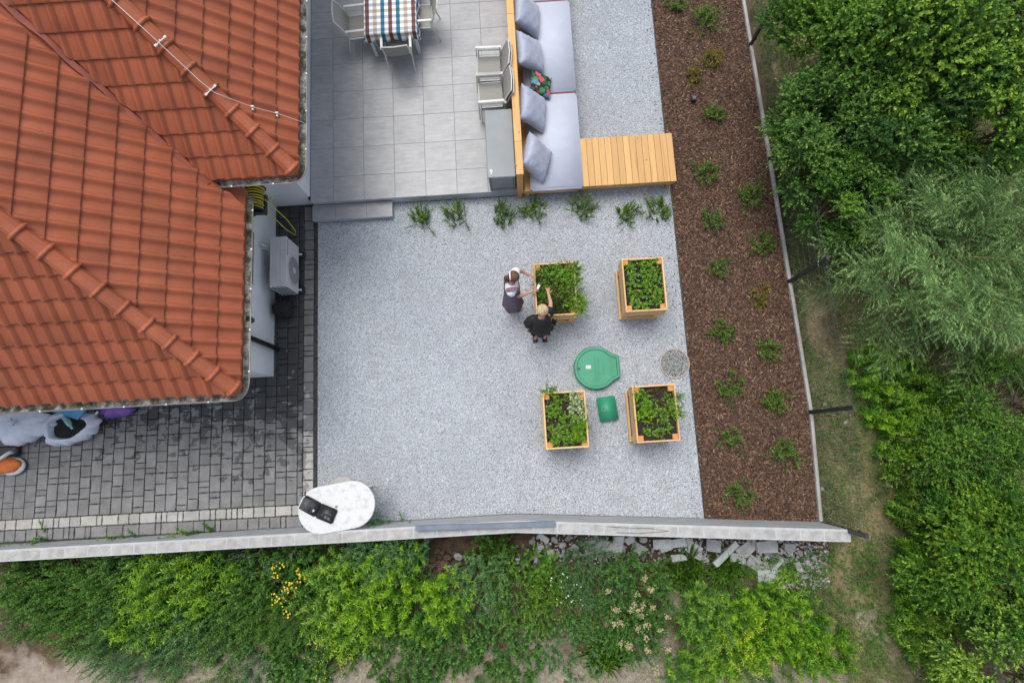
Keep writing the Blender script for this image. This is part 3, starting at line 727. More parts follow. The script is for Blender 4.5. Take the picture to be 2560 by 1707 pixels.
TM = tile_mesh()
try: TM.set_sharp_from_angle(angle=R(50))
except Exception: pass
cth=1/math.sqrt(1+T*T); tiles=[]
def tile_plane(O,u,poly_us,phase=0.0,mirror=False):
    """O eave origin, u along the eave, poly in (along, plan distance up) coordinates, convex CCW"""
    u=Vector(u); inn=Vector((-u.y,u.x,0)); s=Vector((inn.x,inn.y,T)).normalized(); n=u.cross(s)
    poly=[(a,b/cth) for a,b in poly_us]
    edges=[]
    for (a,b) in zip(poly,poly[1:]+poly[:1]):
        ex,ey=b[0]-a[0],b[1]-a[1]; l=math.hypot(ex,ey); edges.append((a,(-ey/l,ex/l)))
    amin=min(p[0] for p in poly); amax=max(p[0] for p in poly); bmax=max(p[1] for p in poly)
    for kc in range(int(bmax/TC)+1):
        for i in range(int((amin-phase)/TW)-1,int((amax-phase)/TW)+2):
            x0=phase+i*TW; y0=kc*TC; cs=[(x0,y0),(x0+TW,y0),(x0+TW,y0+TC),(x0,y0+TC)]
            cut=[]; out=False
            for (a,nn) in edges:
                dd=[(c[0]-a[0])*nn[0]+(c[1]-a[1])*nn[1] for c in cs]
                if max(dd)<.015: out=True;break
                if min(dd)<-.002 and not (nn[1]>.99): cut.append((a,nn))
            if out: continue
            Mx=Matrix((( (u.x),s.x,n.x,0),(u.y,s.y,n.y,0),(u.z,s.z,n.z,0),(0,0,0,1))); 
            Mw=Matrix.Translation(Vector(O)+u*x0+s*y0)@Mx@Matrix.Rotation(random.uniform(-.004,.004),4,'Z')
            tiles.append((Mw,cut,x0,y0))
# lower east plane: origin at south-east corner, u along +y
hipin=.0
tile_plane((XL,YL,HL),(0,1,0),[(0.05,0),(YU-YL-.30,0),(YU-YL+.376-.42+.0+ -.0,.30),(7.314-YL-.42,3.6),(3.65,3.6)],phase=.07)
nLE=len(tiles)
# lower south plane: origin west, u along +x
tile_plane((XL-7.2,YL,HL),(1,0,0),[(0.0,0),(7.15,0),(3.55,3.6),(3.5,3.6)],phase=.03)
# wing south plane
tile_plane((-9,YU,HU),(1,0,0),[(9-4.506+.04,0),(9+XU-.05,0),(9+XU-3.95,3.9),(9-4.13-4.28,3.9)],phase=.11)
# wing east plane
tile_plane((XU,YU,HU),(0,1,0),[(0.05,0),(7.75,0),(3.95,3.9)],phase=.05)
def cut_mesh(cuts,x0,y0):
    bm=bmesh.new(); bm.from_mesh(TM)
    for (a,nn) in cuts:
        bmesh.ops.bisect_plane(bm,geom=bm.verts[:]+bm.edges[:]+bm.faces[:],plane_co=(a[0]-x0,a[1]-y0,0),plane_no=(-nn[0],-nn[1],0),clear_outer=True)
    if not bm.faces: bm.free(); return None
    me=bpy.data.meshes.new('tile'); bm.to_mesh(me); bm.free(); me.polygons.foreach_set('use_smooth',[True]*len(me.polygons)); me.materials.append(MAT['roof']); return me
def view(p):
    q=MC@(Vector(p)-CAM); return 1280+FPX*q.x/-q.z, 853.5-FPX*q.y/-q.z
vis=[];rest=[]
for idx,(Mw,cut,x0,y0) in enumerate(tiles):
    c=Mw@Vector((TW/2,TC/2,.02)); u_,v_=view(c)
    inside = -40<u_<2600 and -40<v_<1747
    par = lowerroof if (idx<nLE) else (wingroof if Mw.translation.y>YU-.01 and Mw.translation.x>-9 and idx>=nLE else lowerroof)
    (vis if inside else rest).append(((CAM-c).length,Mw,cut,x0,y0,par))
vis.sort(key=lambda t_:t_[0]); rest+=vis[300:]; vis=vis[:300]
for _,Mw,cut,x0,y0,par in vis:
    me = cut_mesh(cut,x0,y0) if cut else TM
    if me: part('tile',me,par,None,Mw)
bmj=bmesh.new()
for _,Mw,cut,x0,y0,par in rest:
    me = cut_mesh(cut,x0,y0) if cut else TM
    if me is None: continue
    t2=me.copy(); t2.transform(Mw); bmj.from_mesh(t2); bpy.data.meshes.remove(t2)
me=bpy.data.meshes.new('tiles_remaining'); bmj.to_mesh(me); bmj.free(); me.polygons.foreach_set('use_smooth',[True]*len(me.polygons)); me.materials.clear(); 
try: me.set_sharp_from_angle(angle=R(50))
except Exception: pass
part('remaining_tiles',me,house,MAT['roof'])['kind']='stuff'
# hip caps
def hip_cap(L_=.40):
    mb=MB(); prof=[(-.115,-.055),(-.095,.0),(-.045,.042),(.045,.042),(.095,.0),(.115,-.055)]
    def ring(y,s,dz=0): return [(px*s,y,pz*s+dz) for px,pz in prof]
    rings=[ring(0,1.10,.004),ring(.0,1.20,.012),ring(.018,1.27,.018),ring(.040,1.22,.012),ring(.052,1.04,.002),ring(L_,.86,-.006)]
    rings=[[ (x,y-(.03 if False else 0),z) for x,y,z in r_] for r_ in rings]
    n=6; vs=[p for r_ in rings for p in r_]; fs=[(k*n+j,k*n+j+1,(k+1)*n+j+1,(k+1)*n+j) for k in range(len(rings)-1) for j in range(n-1)]
    fs.append(tuple(range(n)))
    me=bpy.data.meshes.new('hip_tile'); me.from_pydata(vs,[],fs); me.materials.append(MAT['roof']); me.update(); return me
HC=hip_cap()
def hips(X0,Y0,H,t0,tmax,parent):
    d=Vector((-1,1,T)); ln=d.length; dn=d.normalized(); side=Vector((1,1,0)).normalized(); n=side.cross(dn)
    t=t0
    while t<tmax:
        p=Vector((X0,Y0,H))+d*t+n*.075
        Mx=Matrix(((side.x,dn.x,n.x,0),(side.y,dn.y,n.y,0),(side.z,dn.z,n.z,0),(0,0,0,1)))
        part('hip_tile',HC,parent,None,Matrix.Translation(p)@Mx@Matrix.Rotation(random.uniform(-.012,.012),4,'Z')@Matrix.Rotation(R(1.5),4,'X')); t+=.205
    # end cap
    mb=MB(); mb.ball((0,0,0),(.13,.07,.09),10,6); 
    p=Vector((X0,Y0,H))+d*(t0+.0)+n*.02
    Mx=Matrix(((side.x,dn.x,n.x,0),(side.y,dn.y,n.y,0),(side.z,dn.z,n.z,0),(0,0,0,1)))
    mb.build('hip_end',MAT['roof'],parent,Matrix.Translation(p)@Mx)
hips(XL,YL,HL,.045,3.5,lowerroof); hips(XU,YU,HU,.045,3.85,wingroof)
# dark foam strip (comb) below hip
# valley trough
vm=MB(); 
def vp(t,off,dz): # point on valley at t, offset sideways (perp in plan)
    s_=Vector((1,1,0)).normalized(); p=Vector((XL-t,t+3.714,HL+T*t)); return tuple(p+s_*off+Vector((0,0,dz)))
rings=[[vp(t,-.09,.055),vp(t,-.04,-.0),vp(t,.0,-.02),vp(t,.04,.0),vp(t,.09,.055)] for t in np.linspace(.30,3.55,12)]
vm.loft(rings,close=False,cap0=False,cap1=False); vm.build('valley_gutter',MAT['valley'],house,smooth=True)
# wavy lead apron on the valley edge
va=MB(); rr=random.Random(4); ring=[]
for t in np.linspace(.32,3.5,60):
    j=.014*math.sin(t*15)+rr.uniform(-.004,.004); ring.append([vp(t,-.075+j,.075),vp(t,-.03+j,.075),vp(t,.0+j*.6,.055)])
va.loft(ring,close=False,cap0=False,cap1=False); va.build('valley_apron',MAT['valley'],house,smooth=True)
# gutters
def gutter(path, name='gutter', r=.068):
    mb=MB(); prof=[(math.cos(a),math.sin(a)) for a in np.linspace(math.pi,2*math.pi,9)]
    rings=[]
    for k_,(p,nrm) in enumerate(path):
        rings.append([ (p[0]+nrm[0]*(c*r+r), p[1]+nrm[1]*(c*r+r), p[2]+s*r) for c,s in prof]+
                     [ (p[0]+nrm[0]*(c*(r-.004)+r), p[1]+nrm[1]*(c*(r-.004)+r), p[2]+s*(r-.004)+.001) for c,s in reversed(prof)])
    mb.loft(rings); g_=mb.build(name,MAT['gutter_in'],house,smooth=True)
    bd=MB(); bd.tube([(p[0]+nrm[0]*(2*r),p[1]+nrm[1]*(2*r),p[2]+.004) for p,nrm in path],.010,8); bd.build('gutter_bead',MAT['gutter'],g_,smooth=True)
    return g_
q=math.sqrt(.5)
def gpath(X0,Y0,z,xw,yn):
    P=[((xw,Y0+.02,z),(0,-1)),((X0-.10,Y0+.02,z),(0,-1))]
    for a in np.linspace(-90,0,7):
        P.append(((X0-.10+.075*math.cos(R(a)) , Y0+.12+.10*math.sin(R(a))+0,z),(math.cos(R(a)),math.sin(R(a)))))
    P=P[:2]+P[3:-1]+[((X0-.02,Y0+.14,z),(1,0)),((X0-.02,yn,z),(1,0))]
    return P
g1=gutter(gpath(XL,YL,HL-.06,-12,3.98)); g2=gutter(gpath(XU,YU,HU-.06,-4.50,11.8))
br=MB().box(-.012,.012,-.005,.15,-.005,.005).mesh('gutter_bracket'); br.materials.append(MAT['white_metal'])
clip=MB(); clip.box(-.012,.012,-.012,.012,-.006,.012,.004); clipm=clip.mesh('gutter_bracket'); clipm.materials.append(MAT['white_metal'])
for i in range(12): part('bracket',clipm,g1,None,Matrix.Translation((-4.6-i*.62,YL+.02-.136,HL-.045)))
for i in range(5): part('bracket',clipm,g1,None,Matrix.Translation((XL-.02+.136,1.25+i*.62,HL-.045)))
for i in range(8): part('bracket',clipm,g2,None,Matrix.Translation((XU-.02+.136,YU+.4+i*.62,HU-.045)))
for i in range(2): part('bracket',clipm,g2,None,Matrix.Translation((-3.55-i*.62,YU+.02-.136,HU-.045)))
# outlet and downpipe
ol=MB(); ol.tube([(XL+.045,2.06,HL-.115),(XL+.045,2.06,HL-.118)],.045,14); ol.build('outlet_hole',MAT['black'],g1)
dp_=MB(); dp_.tube([(XL+.045,2.06,HL-.13),(XL+.045,2.06,HL-.25),(XL-.1,2.06,HL-.38),(-4.60,2.06,2.05),(-4.66,2.04,1.95),(-4.66,2.02,.0)],[.045]*6,12)
dp_.build('downpipe',MAT['black'],house,smooth=True)
# window with sill in the east wall (lower block)
wn=MB(); wn.box(-4.78,-4.728,3.02,3.92,1.13,2.25); win=wn.build('window',MAT['white_metal'],house)
gl=MB(); gl.box(-4.735,-4.722,3.08,3.86,1.19,2.19); gl.build('pane',MAT['glass'],win)
slb=MB(); slb.box(-4.73,-4.66,2.99,3.95,1.08,1.10,.004); slb.build('window_sill',MAT['gutter'],house)
# lightning conductor and its clips
WIRE=[W(272,-20,6.1),W(359,65,0)]
def onhip(t,n_=.15): 
    d=Vector((-1,1,T)); side=Vector((1,1,0)).normalized(); n=side.cross(d.normalized()); return Vector((XU,YU,HU))+d*t+n*n_
lc = thing('lightning_conductor','thin bright wire clipped along the upper hip of the roof','cable',tuple(onhip(.5)))
wr=MB(); p1=onhip(.8); p0=onhip(2.9)
def onE(u,v,lift=.07):
    # point on wing east plane under the pixel
    d=MC.transposed()@Vector(((u-1280)/FPX,-(v-853.5)/FPX,-1)); # plane z = HU+T*(XU-x)+lift
    t=(HU+T*(XU-CAM.x)+lift-CAM.z)/(d.z+T*d.x); return CAM+d*t
e1=onE(534,229,.13); e0=onE(268,-10,.16); pts=[e0,onE(372,84,.19),onE(500,203,.20),onE(536,232,.22),onE(575,247,.20),onE(632,268,.08),onE(693,284,.07),onE(757,306,.09),onE(767,316,.03)]
wr.tube(pts,.0036,6); wr.build('wire',MAT['white_metal'],lc,smooth=True)
for (u_,v_) in ((400,102),(526,225)):
    p=onE(u_,v_,.21); mb=MB()
    side=Vector((1,1,0)).normalized(); d=Vector((-1,1,T)).normalized(); n=side.cross(d)
    Mx=Matrix.Translation(p)@Matrix(((side.x,d.x,n.x,0),(side.y,d.y,n.y,0),(side.z,d.z,n.z,0),(0,0,0,1)))
    mb.box(-.085,.085,-.006,.006,-.03,-.024); mb.box(-.10,-.06,-.014,.014,-.030,-.018,.003); mb.box(.06,.10,-.014,.014,-.030,-.018,.003); mb.box(-.012,.012,-.012,.012,-.025,.012,.003)
    mb.build('clip',MAT['white_metal'],lc,Mx)
for (u_,v_) in ((632,268),(693,284)):
    p=onE(u_,v_,.05); mb=MB(); mb.box(-.022,.022,-.012,.012,-.02,.03,.004); mb.box(-.012,.012,-.05,-.03,-.02,.015,.003); mb.box(-.004,.004,-.05,.0,-.02,-.012)
    mb.build('clip',MAT['white_metal'],lc,Matrix.Translation(p))

# ================================================================== RETAINING WALL
wall = thing('retaining_wall','low concrete block retaining wall with mortared grey top along the yard','wall',(-.29,-1.33,0))
WP=[(-16,-1.32,.70),(-9.73,-1.312,.75),(-2.83,-1.264,.86),(-.29,-1.236,.93),(2.3,-1.428,.96),(5.10,-1.636,.985)]
TH=.195
def wpt(i):
    a=Vector(WP[max(i-1,0)][:2]); b=Vector(WP[min(i+1,len(WP)-1)][:2]); d=(b-a).normalized(); return Vector(WP[i][:2]),Vector((d.y,-d.x))
rings=[]
for i in range(len(WP)):
    p,n=wpt(i); q_=p+n*TH; z=WP[i][2]; rings.append([(p.x,p.y,-.6),(p.x,p.y,z),(q_.x,q_.y,z),(q_.x,q_.y,-.6)])
mb=MB(); mb.loft(rings); mb.build('wall_body',MAT['mortar'],wall)
def lerp_wall(s): # s metres from the east end going west
    rem=s
    for i in range(len(WP)-1,0,-1):
        a=Vector(WP[i]); b=Vector(WP[i-1]); l=(b.xy-a.xy).length
        if rem<=l: return a.lerp(b,rem/l),(b-a).normalized()
        rem-=l
    return Vector(WP[0]),Vector((-1,0,0))
rw=random.Random(11); s_=.03; bi=0
while s_<15.2:
    l=rw.choice([.36,.38,.40]); 
    p,d=lerp_wall(s_+l/2); n=Vector((-d.y,d.x,0)) ; n = n if n.y<0 else -n
    a0,a1=-l/2+.006,l/2-.006; b0,b1=.032,.180
    top=[];m=14
    pts=[]
    def nb(v,amt): return v+rw.uniform(-amt,amt)
    for k_ in range(m+1):
        t=k_/m; x_=a0+(a1-a0)*t; notch=.020*math.exp(-((t-.5)/.05)**2)+.012*math.exp(-((t-.03)/.05)**2)+.012*math.exp(-((t-.97)/.05)**2)
        pts.append((x_,b0+notch+rw.uniform(-.002,.003)))
    for k_ in range(m+1):
        t=1-k_/m; x_=a0+(a1-a0)*t; notch=.010*math.exp(-((t-.5)/.05)**2)+.012*math.exp(-((t-.03)/.05)**2)+.012*math.exp(-((t-.97)/.05)**2)
        pts.append((x_,b1-notch+rw.uniform(-.003,.002)))
    mb=MB(); mb.prism(pts,-.03,.003)
    d2=Vector((d.x,d.y,d.z)); Mx=Matrix(((d2.x,n.x,0,0),(d2.y,n.y,0,0),(d2.z,n.z,1,0),(0,0,0,1)))
    mb.build('block',MAT['block_face'],wall,Matrix.Translation(p)@Mx)
    s_+=l+.012; bi+=1
bb=MB(); a_=W(1038,1317,1.0); b_=W(1388,1306,1.0); ang=math.atan2(b_.y-a_.y,b_.x-a_.x); ln=(b_-a_).length
bar=thing('beam','blue grey square beam lying on the top of the block wall','beam',tuple(W(1212,1312,.93)))
bb.box(-ln/2,ln/2,-.042,.042,-.026,.038,.004); bb.build('beam_body',MAT['blue_bar'],bar,Matrix.Translation((a_.x/2+b_.x/2,a_.y/2+b_.y/2-.02,.967))@Matrix.Rotation(ang,4,'Z'))
tw=MB(); tw.tube([(1.2,-1.40,.965),(1.5,-1.43,.99),(1.9,-1.46,.985),(2.2,-1.52,.975),(1.7,-1.53,.98),(1.35,-1.50,.97)],.004,5)
tag(tw.build('twig',MAT['bark_wood']),'thin brown twig curled on top of the block wall','twig')

# ================================================================== FENCE
fence=thing('fence','anthracite wire mesh fence with grey concrete base boards beside the bark bed','fence',(5.1,2.75,0))
FP=[(5.075,-1.66),(5.165,.29),(5.10,2.75),(5.035,5.23),(4.96,7.72),(4.89,10.2),(4.82,12.7)]
for i in range(len(FP)-1):
    a=Vector(FP[i]+(0,)); b=Vector(FP[i+1]+(0,)); d=(b-a); l=d.length; an=math.atan2(d.y,d.x)
    mb=MB(); mb.box(.035,l-.035,-.030,.030,-.35,.075,.006); mb.build('base_board',MAT['curb'],fence,Matrix.Translation(a)@Matrix.Rotation(an,4,'Z'))
    mb=MB(); z=.10
    while z<1.46:
        mb.box(.03,l-.03,-.0022,.0022,z-.0022,z+.0022); z+=.2 if z<1.2 else .1
    x_=.05
    while x_<l-.03: mb.box(x_-.0018,x_+.0018,-.002,.002,.09,1.46); x_+=.05
    mb.build('mesh_panel',MAT['wire'],fence,Matrix.Translation(a+Vector((.02,0,0)))@Matrix.Rotation(an,4,'Z'))
pm=MB(); pm.box(-.022,.022,-.034,.034,-.3,1.5,.004); pm.box(-.026,.026,-.038,.038,1.5,1.515,.003)
for z in (.25,.75,1.25): pm.box(.022,.04,-.045,.045,z-.02,z+.02,.003)
pm=pm.mesh('post'); pm.materials.append(MAT['fence'])
for p in FP[:-1]: part('post',pm,fence,None,Matrix.Translation((p[0],p[1],0)))

# ================================================================== SOFA, BENCH, CUSHIONS
sofa=thing('garden_sofa','long honey pine built-in sofa with slatted bench end beside the patio','sofa',(.7,5,0))
x=1.31; i=0
while x<3.06:
    mb=MB(); w_=min(.1165,3.071-x); mb.box(x,x+w_-.004,4.715,5.69,.428,.452,.003); mb.build('seat_board',MAT['pine'],sofa,Matrix.Translation((0,0,random.uniform(-.001,.001)))); x+=.1175
x=.20
while x<1.17:
    mb=MB(); mb.box(x,x+.112,4.73,12,.332,.356,.003); mb.build('seat_board',MAT['pine'],sofa); x+=.1175
mb=MB(); mb.box(1.0,3.05,4.735,4.765,.27,.424,.003); mb.box(1.31,3.05,5.64,5.67,.27,.424,.003); mb.box(3.02,3.05,4.77,5.63,.27,.424,.003); mb.build('fascia',MAT['pine_x'],sofa)
mb=MB(); mb.box(.19,1.24,4.735,4.765,.20,.328,.003); mb.build('fascia',MAT['pine_x'],sofa)
mb=MB(); mb.box(1.20,1.23,4.77,12,.20,.328,.003); mb.build('fascia',MAT['pine'],sofa)
for (x_,y_) in ((1.34,4.80),(2.98,4.80),(2.98,5.6),(1.34,5.6),(.25,4.80),(1.2,6.6),(.25,6.6),(1.2,8.4)):
    mb=MB(); mb.box(x_-.035,x_+.035,y_-.035,y_+.035,0,.265 if x_>1.3 else .198,.004); mb.build('leg',MAT['pine_z'],sofa)
yb=[4.73,5.02,7.9,10.8,12]
for a,b in ((4.73,5.36),(5.363,7.93),(7.933,11)):
    mb=MB(); mb.box(.052,.187,a,b,1.075,1.115,.004); mb.build('back_cap',MAT['pine'],sofa)
for z0,z1 in ((.22,.42),(.43,.63),(.64,.84),(.85,1.07)):
    mb=MB(); mb.box(.15,.178,4.745,11,z0,z1,.003); mb.build('back_board',MAT['pine'],sofa)
for y_ in (4.78,6.0,7.2,8.4):
    mb=MB(); mb.box(.06,.148,y_-.045,y_+.045,0,1.072,.004); mb.build('back_post',MAT['pine_z'],sofa)
# mattresses
def cushion(x0,x1,y0,y1,z0,z1,c=.035,seed=0):
    bm=bmesh.new(); bmesh.ops.create_cube(bm,size=1)
    for v in bm.verts: v.co=Vector(((x0+x1)/2+(x1-x0)*v.co.x,(y0+y1)/2+(y1-y0)*v.co.y,(z0+z1)/2+(z1-z0)*v.co.z))
    bmesh.ops.bevel(bm,geom=bm.verts[:]+bm.edges[:],offset=c,segments=3,affect='EDGES')
    me=bpy.data.meshes.new('cushion'); bm.to_mesh(me); bm.free(); me.polygons.foreach_set('use_smooth',[True]*len(me.polygons)); return me
def mattress(label,x0,x1,y0,y1):
    t=thing('seat_cushion',label,'cushion',((x0+x1)/2,(y0+y1)/2,.36),'pale seat cushions on the garden sofa')
    part('cushion_cover',cushion(x0,x1,y0,y1,.358,.498),t,MAT['cushion'])
    mb=MB(); mb.box(x0+.02,x1-.02,y0+.004,y0+.012,.40,.412); mb.build('zip',MAT['maroon'],t)
    return t
yd=W(1400,231,.5).y
mattress('pale lavender grey mattress at the near end of the sofa, by the slatted bench',.31,1.315,4.69,yd-.012)
mattress('pale lavender grey mattress on the far half of the sofa, beyond the floral pillow',.30,1.31,yd+.035,8.66)
mattress('pale lavender grey mattress at the top edge of the photo',.30,1.27,8.70,11)
rm=MB(); rm.box(.45,1.26,yd-.003,yd+.026,.357,.44); rm.box(.45,1.24,8.664,8.697,.357,.44)
tag(rm.build('folded_cover',MAT['maroon']),'maroon cloth edge showing between the sofa mattresses','cloth')
def pillow_mesh(w,h,th,seed,n=22):
    r=np.random.default_rng(seed); mb=MB()
    for sgn in (1,-1):
        vs=[];
        for i in range(n+1):
            for j in range(n+1):
                u=-1+2*i/n; v=-1+2*j/n
                f=max((1-u**4),0)**.55*max((1-v**4),0)**.55
                e=1-.10*(1-abs(u)**2)*abs(v)**3; e2=1-.10*(1-abs(v)**2)*abs(u)**3
                wr=.018*math.sin(9*u+3*v+seed)*math.sin(7*v-2*u)*f**.5*(.3+abs(u*v)) + .012*math.sin(22*v+seed*2)*(abs(u)**3)+.012*math.sin(24*u+seed)*(abs(v)**3)
                wr*= 0 if (i in(0,n) or j in (0,n)) else 1
                vs.append((u*w/2*e2,v*h/2*e,sgn*(th/2*f)+wr*.9))
        fs=[(i*(n+1)+j,(i+1)*(n+1)+j,(i+1)*(n+1)+j+1,i*(n+1)+j+1) for i in range(n) for j in range(n)]
        mb.add(vs,fs)
    me=mb.mesh('pillow',True); bm=bmesh.new(); bm.from_mesh(me); bmesh.ops.remove_doubles(bm,verts=bm.verts,dist=.0005); bmesh.ops.recalc_face_normals(bm,faces=bm.faces); bm.to_mesh(me); bm.free(); return me
def pillow(label,px,py,zc,xc_,w,h,th,lean,yaw,seed,mat='pillow',roll=0):
    y_=W(px,py,zc).y; t=thing('pillow',label,'pillow',(xc_,y_,zc),'blue grey pillows on the garden sofa' if mat=='pillow' else None)
    # local x=width -> world y, local y=height -> up leaning to -x, local z=normal -> +x up
    B=Matrix(((0,-math.sin(lean),math.cos(lean),0),(1,0,0,0),(0,math.cos(lean),math.sin(lean),0),(0,0,0,1)))
    M_=Matrix.Translation((xc_,y_,zc))@Matrix.Rotation(yaw,4,'Z')@B@Matrix.Rotation(roll,4,'Z')
    part('pillow_cover',pillow_mesh(w,h,th,seed),t,MAT[mat],M_); return t
pillow('blue grey pillow at the top edge of the photo, highest of the sofa pillows',1318,36,.78,.43,.72,.66,.25,R(43),R(-4),1)
pillow('blue grey pillow just above the floral pillow on the sofa',1327,133,.78,.44,.72,.66,.26,R(45),R(3),2)
pillow('blue grey pillow just below the floral pillow on the sofa',1334,272,.78,.43,.72,.66,.25,R(43),R(-7),3)
pillow('blue grey pillow twisted on its corner at the near end of the sofa',1339,395,.76,.44,.70,.66,.28,R(42),R(-12),5,roll=R(-8))
def mk_floral():
    m,t,b,o=newmat('tropical_flower_print'); co=coords(t)
    v=N(t,'ShaderNodeTexVoronoi'); v.inputs['Scale'].default_value=10; L(t,co,v.inputs['Vector'])
    sp=N(t,'ShaderNodeSeparateColor'); L(t,v.outputs['Color'],sp.inputs[0])
    pal=ramp(t,sp.outputs[0],[(0,(.02,.10,.04)),(.28,(.05,.22,.08)),(.45,(.22,.38,.20)),(.58,(.60,.08,.12)),(.68,(.75,.38,.25)),(.78,(.12,.22,.42)),(.9,(.30,.42,.30))],'CONSTANT')
    d=math_(t,'ADD',v.outputs['Distance'],math_(t,'MULTIPLY_ADD',noise(t,co,40,3),.5,-.25))
    k=ramp(t,d,[(.56,1.0),(.66,0.0)])
    col=mix(t,k,(.012,.012,.014),pal); L(t,col,b.inputs['Base Color']); b.inputs['Roughness'].default_value=.8; return m
MAT['floral']=mk_floral()
pillow('black pillow printed with green leaves and red flowers on the sofa',1346,213,.64,.62,.46,.46,.17,R(62),R(-8),4,'floral')

# ================================================================== STORAGE BOX
sb=thing('storage_box','grey plastic garden storage box with flat lid against the sofa back','storage box',(-.21,5.45,.3))
mb=MB(); mb.box(-.455,.030,4.815,6.115,.30,.845,.006); mb.build('body',MAT['storage'],sb)
mb=MB(); mb.box(-.472,.046,4.795,6.14,.852,.90,.012); lid=mb.build('lid',MAT['storage'],sb)
mb=MB(); mb.box(-.46,.034,4.806,6.128,.845,.852); mb.build('lid_gap',MAT['storage_dark'],sb)
mb=MB(); mb.box(-.43,-.415,4.808,4.815,.31,.83); mb.box(-.01,.005,4.808,4.815,.31,.83); mb.box(-.415,-.01,4.808,4.815,.36,.368); mb.build('front_trim',MAT['storage_dark'],sb)
mb=MB(); c_=W(1228,431,.9); mb.add([(c_.x-.012,c_.y-.045,.9025),(c_.x+.012,c_.y-.045,.9025),(c_.x+.012,c_.y+.03,.9025),(c_.x-.012,c_.y+.03,.9025)],[(0,1,2,3)])
mb.add([(c_.x-.035,c_.y+.015,.9027),(c_.x-.02,c_.y+.0,.9027),(c_.x,c_.y+.025,.9027),(c_.x+.02,c_.y,.9027),(c_.x+.035,c_.y+.02,.9027),(c_.x+.01,c_.y+.06,.9027),(c_.x-.01,c_.y+.06,.9027)],[(0,1,2,3,4,5,6)])
mb.build('logo',MAT['print'],sb)

# ================================================================== CHAIRS AND TABLE
def make_chair():
    t=thing('garden_chair','x','chair',(0,0,0))
    m=MAT['chair_metal']
    mb=MB()
    vs=[];n=6
    mb.box(-.235,.235,-.21,.235,.405,.417,.004); mb.build('seat',MAT['sling'],t)
    mb=MB(); rings=[]
    for (y_,z_) in ((-.215,.43),(-.25,.58),(-.30,.74),(-.365,.88)):
        rings.append([(x_,y_-.02*math.sin(math.pi*(x_+.225)/.45),z_) for x_ in np.linspace(-.225,.225,7)]+[(x_,y_-.012-.02*math.sin(math.pi*(x_+.225)/.45),z_) for x_ in np.linspace(.225,-.225,7)])
    mb.loft(rings); mb.build('backrest',MAT['sling'],t,smooth=False)
    mb=MB()
    for s in (-1,1): mb.tube([(s*.245,-.20,.41),(s*.245,-.25,.58),(s*.242,-.31,.76),(s*.24,-.375,.90)],.014,6)
    mb.tube([(-.24,-.375,.895),(0,-.395,.90),(.24,-.375,.895)],.012,6); mb.build('back_frame',m,t)
    mb=MB()
    for s in (-1,1): mb.tube([(s*.25,-.23,.405),(s*.25,.24,.405)],.013,6)
    mb.tube([(-.25,.235,.405),(.25,.235,.405)],.013,6); mb.build('seat_frame',m,t)
    for s in (-1,1):
        mb=MB(); mb.box(s*.275-.024,s*.275+.024,-.24,.25,.640,.658,.005); mb.build('armrest',m,t)
        mb=MB(); mb.tube([(s*.275,.235,.64),(s*.270,.245,.40),(s*.265,.26,.0)],.013,6); mb.build('leg',m,t)
        mb=MB(); mb.tube([(s*.262,-.205,.645),(s*.255,-.215,.42),(s*.25,-.33,.0)],.013,6); mb.build('leg',m,t)
    return t
ch0=make_chair(); ckids=list(ch0.children)
def put_chair(first,label,x,y,z,rz,group):
    if first: c=ch0; c.matrix_basis=Matrix.Translation((x,y,z))@Matrix.Rotation(rz,4,'Z')
    else: c=copytree(ch0,(x,y,z),rz,ch=ckids)
    c['label']=label; c['group']=group; return c
GC='taupe sling chairs on the patio'
put_chair(True,'taupe sling chair at the near end of the checked table',-2.09,7.73,.3,R(2),GC)
yl=W(880,46,.95).y; put_chair(False,'taupe sling chair on the left side of the checked table',-2.83,yl,.3,R(-90+3),GC)
yr=W(1050,20,.95).y; put_chair(False,'taupe sling chair pushed under the right side of the checked table',-1.63,yr,.3,R(90),GC)
xs_=-.335
ya=W(1230,157,.95).y; yb_=W(1232,224,.95).y
GS='stacked sling chairs by the sofa back'
put_chair(False,'lower chair of the far stack beside the sofa back',xs_+.035,ya,.3,R(88),GS)
put_chair(False,'upper chair of the far stack beside the sofa back',xs_-.0,ya+.004,.365,R(88.5),GS)
put_chair(False,'lower chair of the near stack, next to the grey storage box',xs_+.045,yb_,.3,R(91),GS)
put_chair(False,'upper chair of the near stack, next to the grey storage box',xs_+.01,yb_+.003,.365,R(90.5),GS)
tb=thing('dining_table','white garden dining table under a checked cloth','table',(-2.17,8.6,.3))
mb=MB(); mb.box(-2.64,-1.70,7.79,9.7,1.005,1.03,.004); mb.build('table_top',MAT['chair_metal'],tb)
for x_,y_ in ((-2.60,7.84),(-1.74,7.84),(-2.60,9.65),(-1.74,9.65)):
    mb=MB(); mb.box(x_-.03,x_+.03,y_-.03,y_+.03,.3,1.004,.004); mb.build('leg',MAT['chair_metal'],tb)
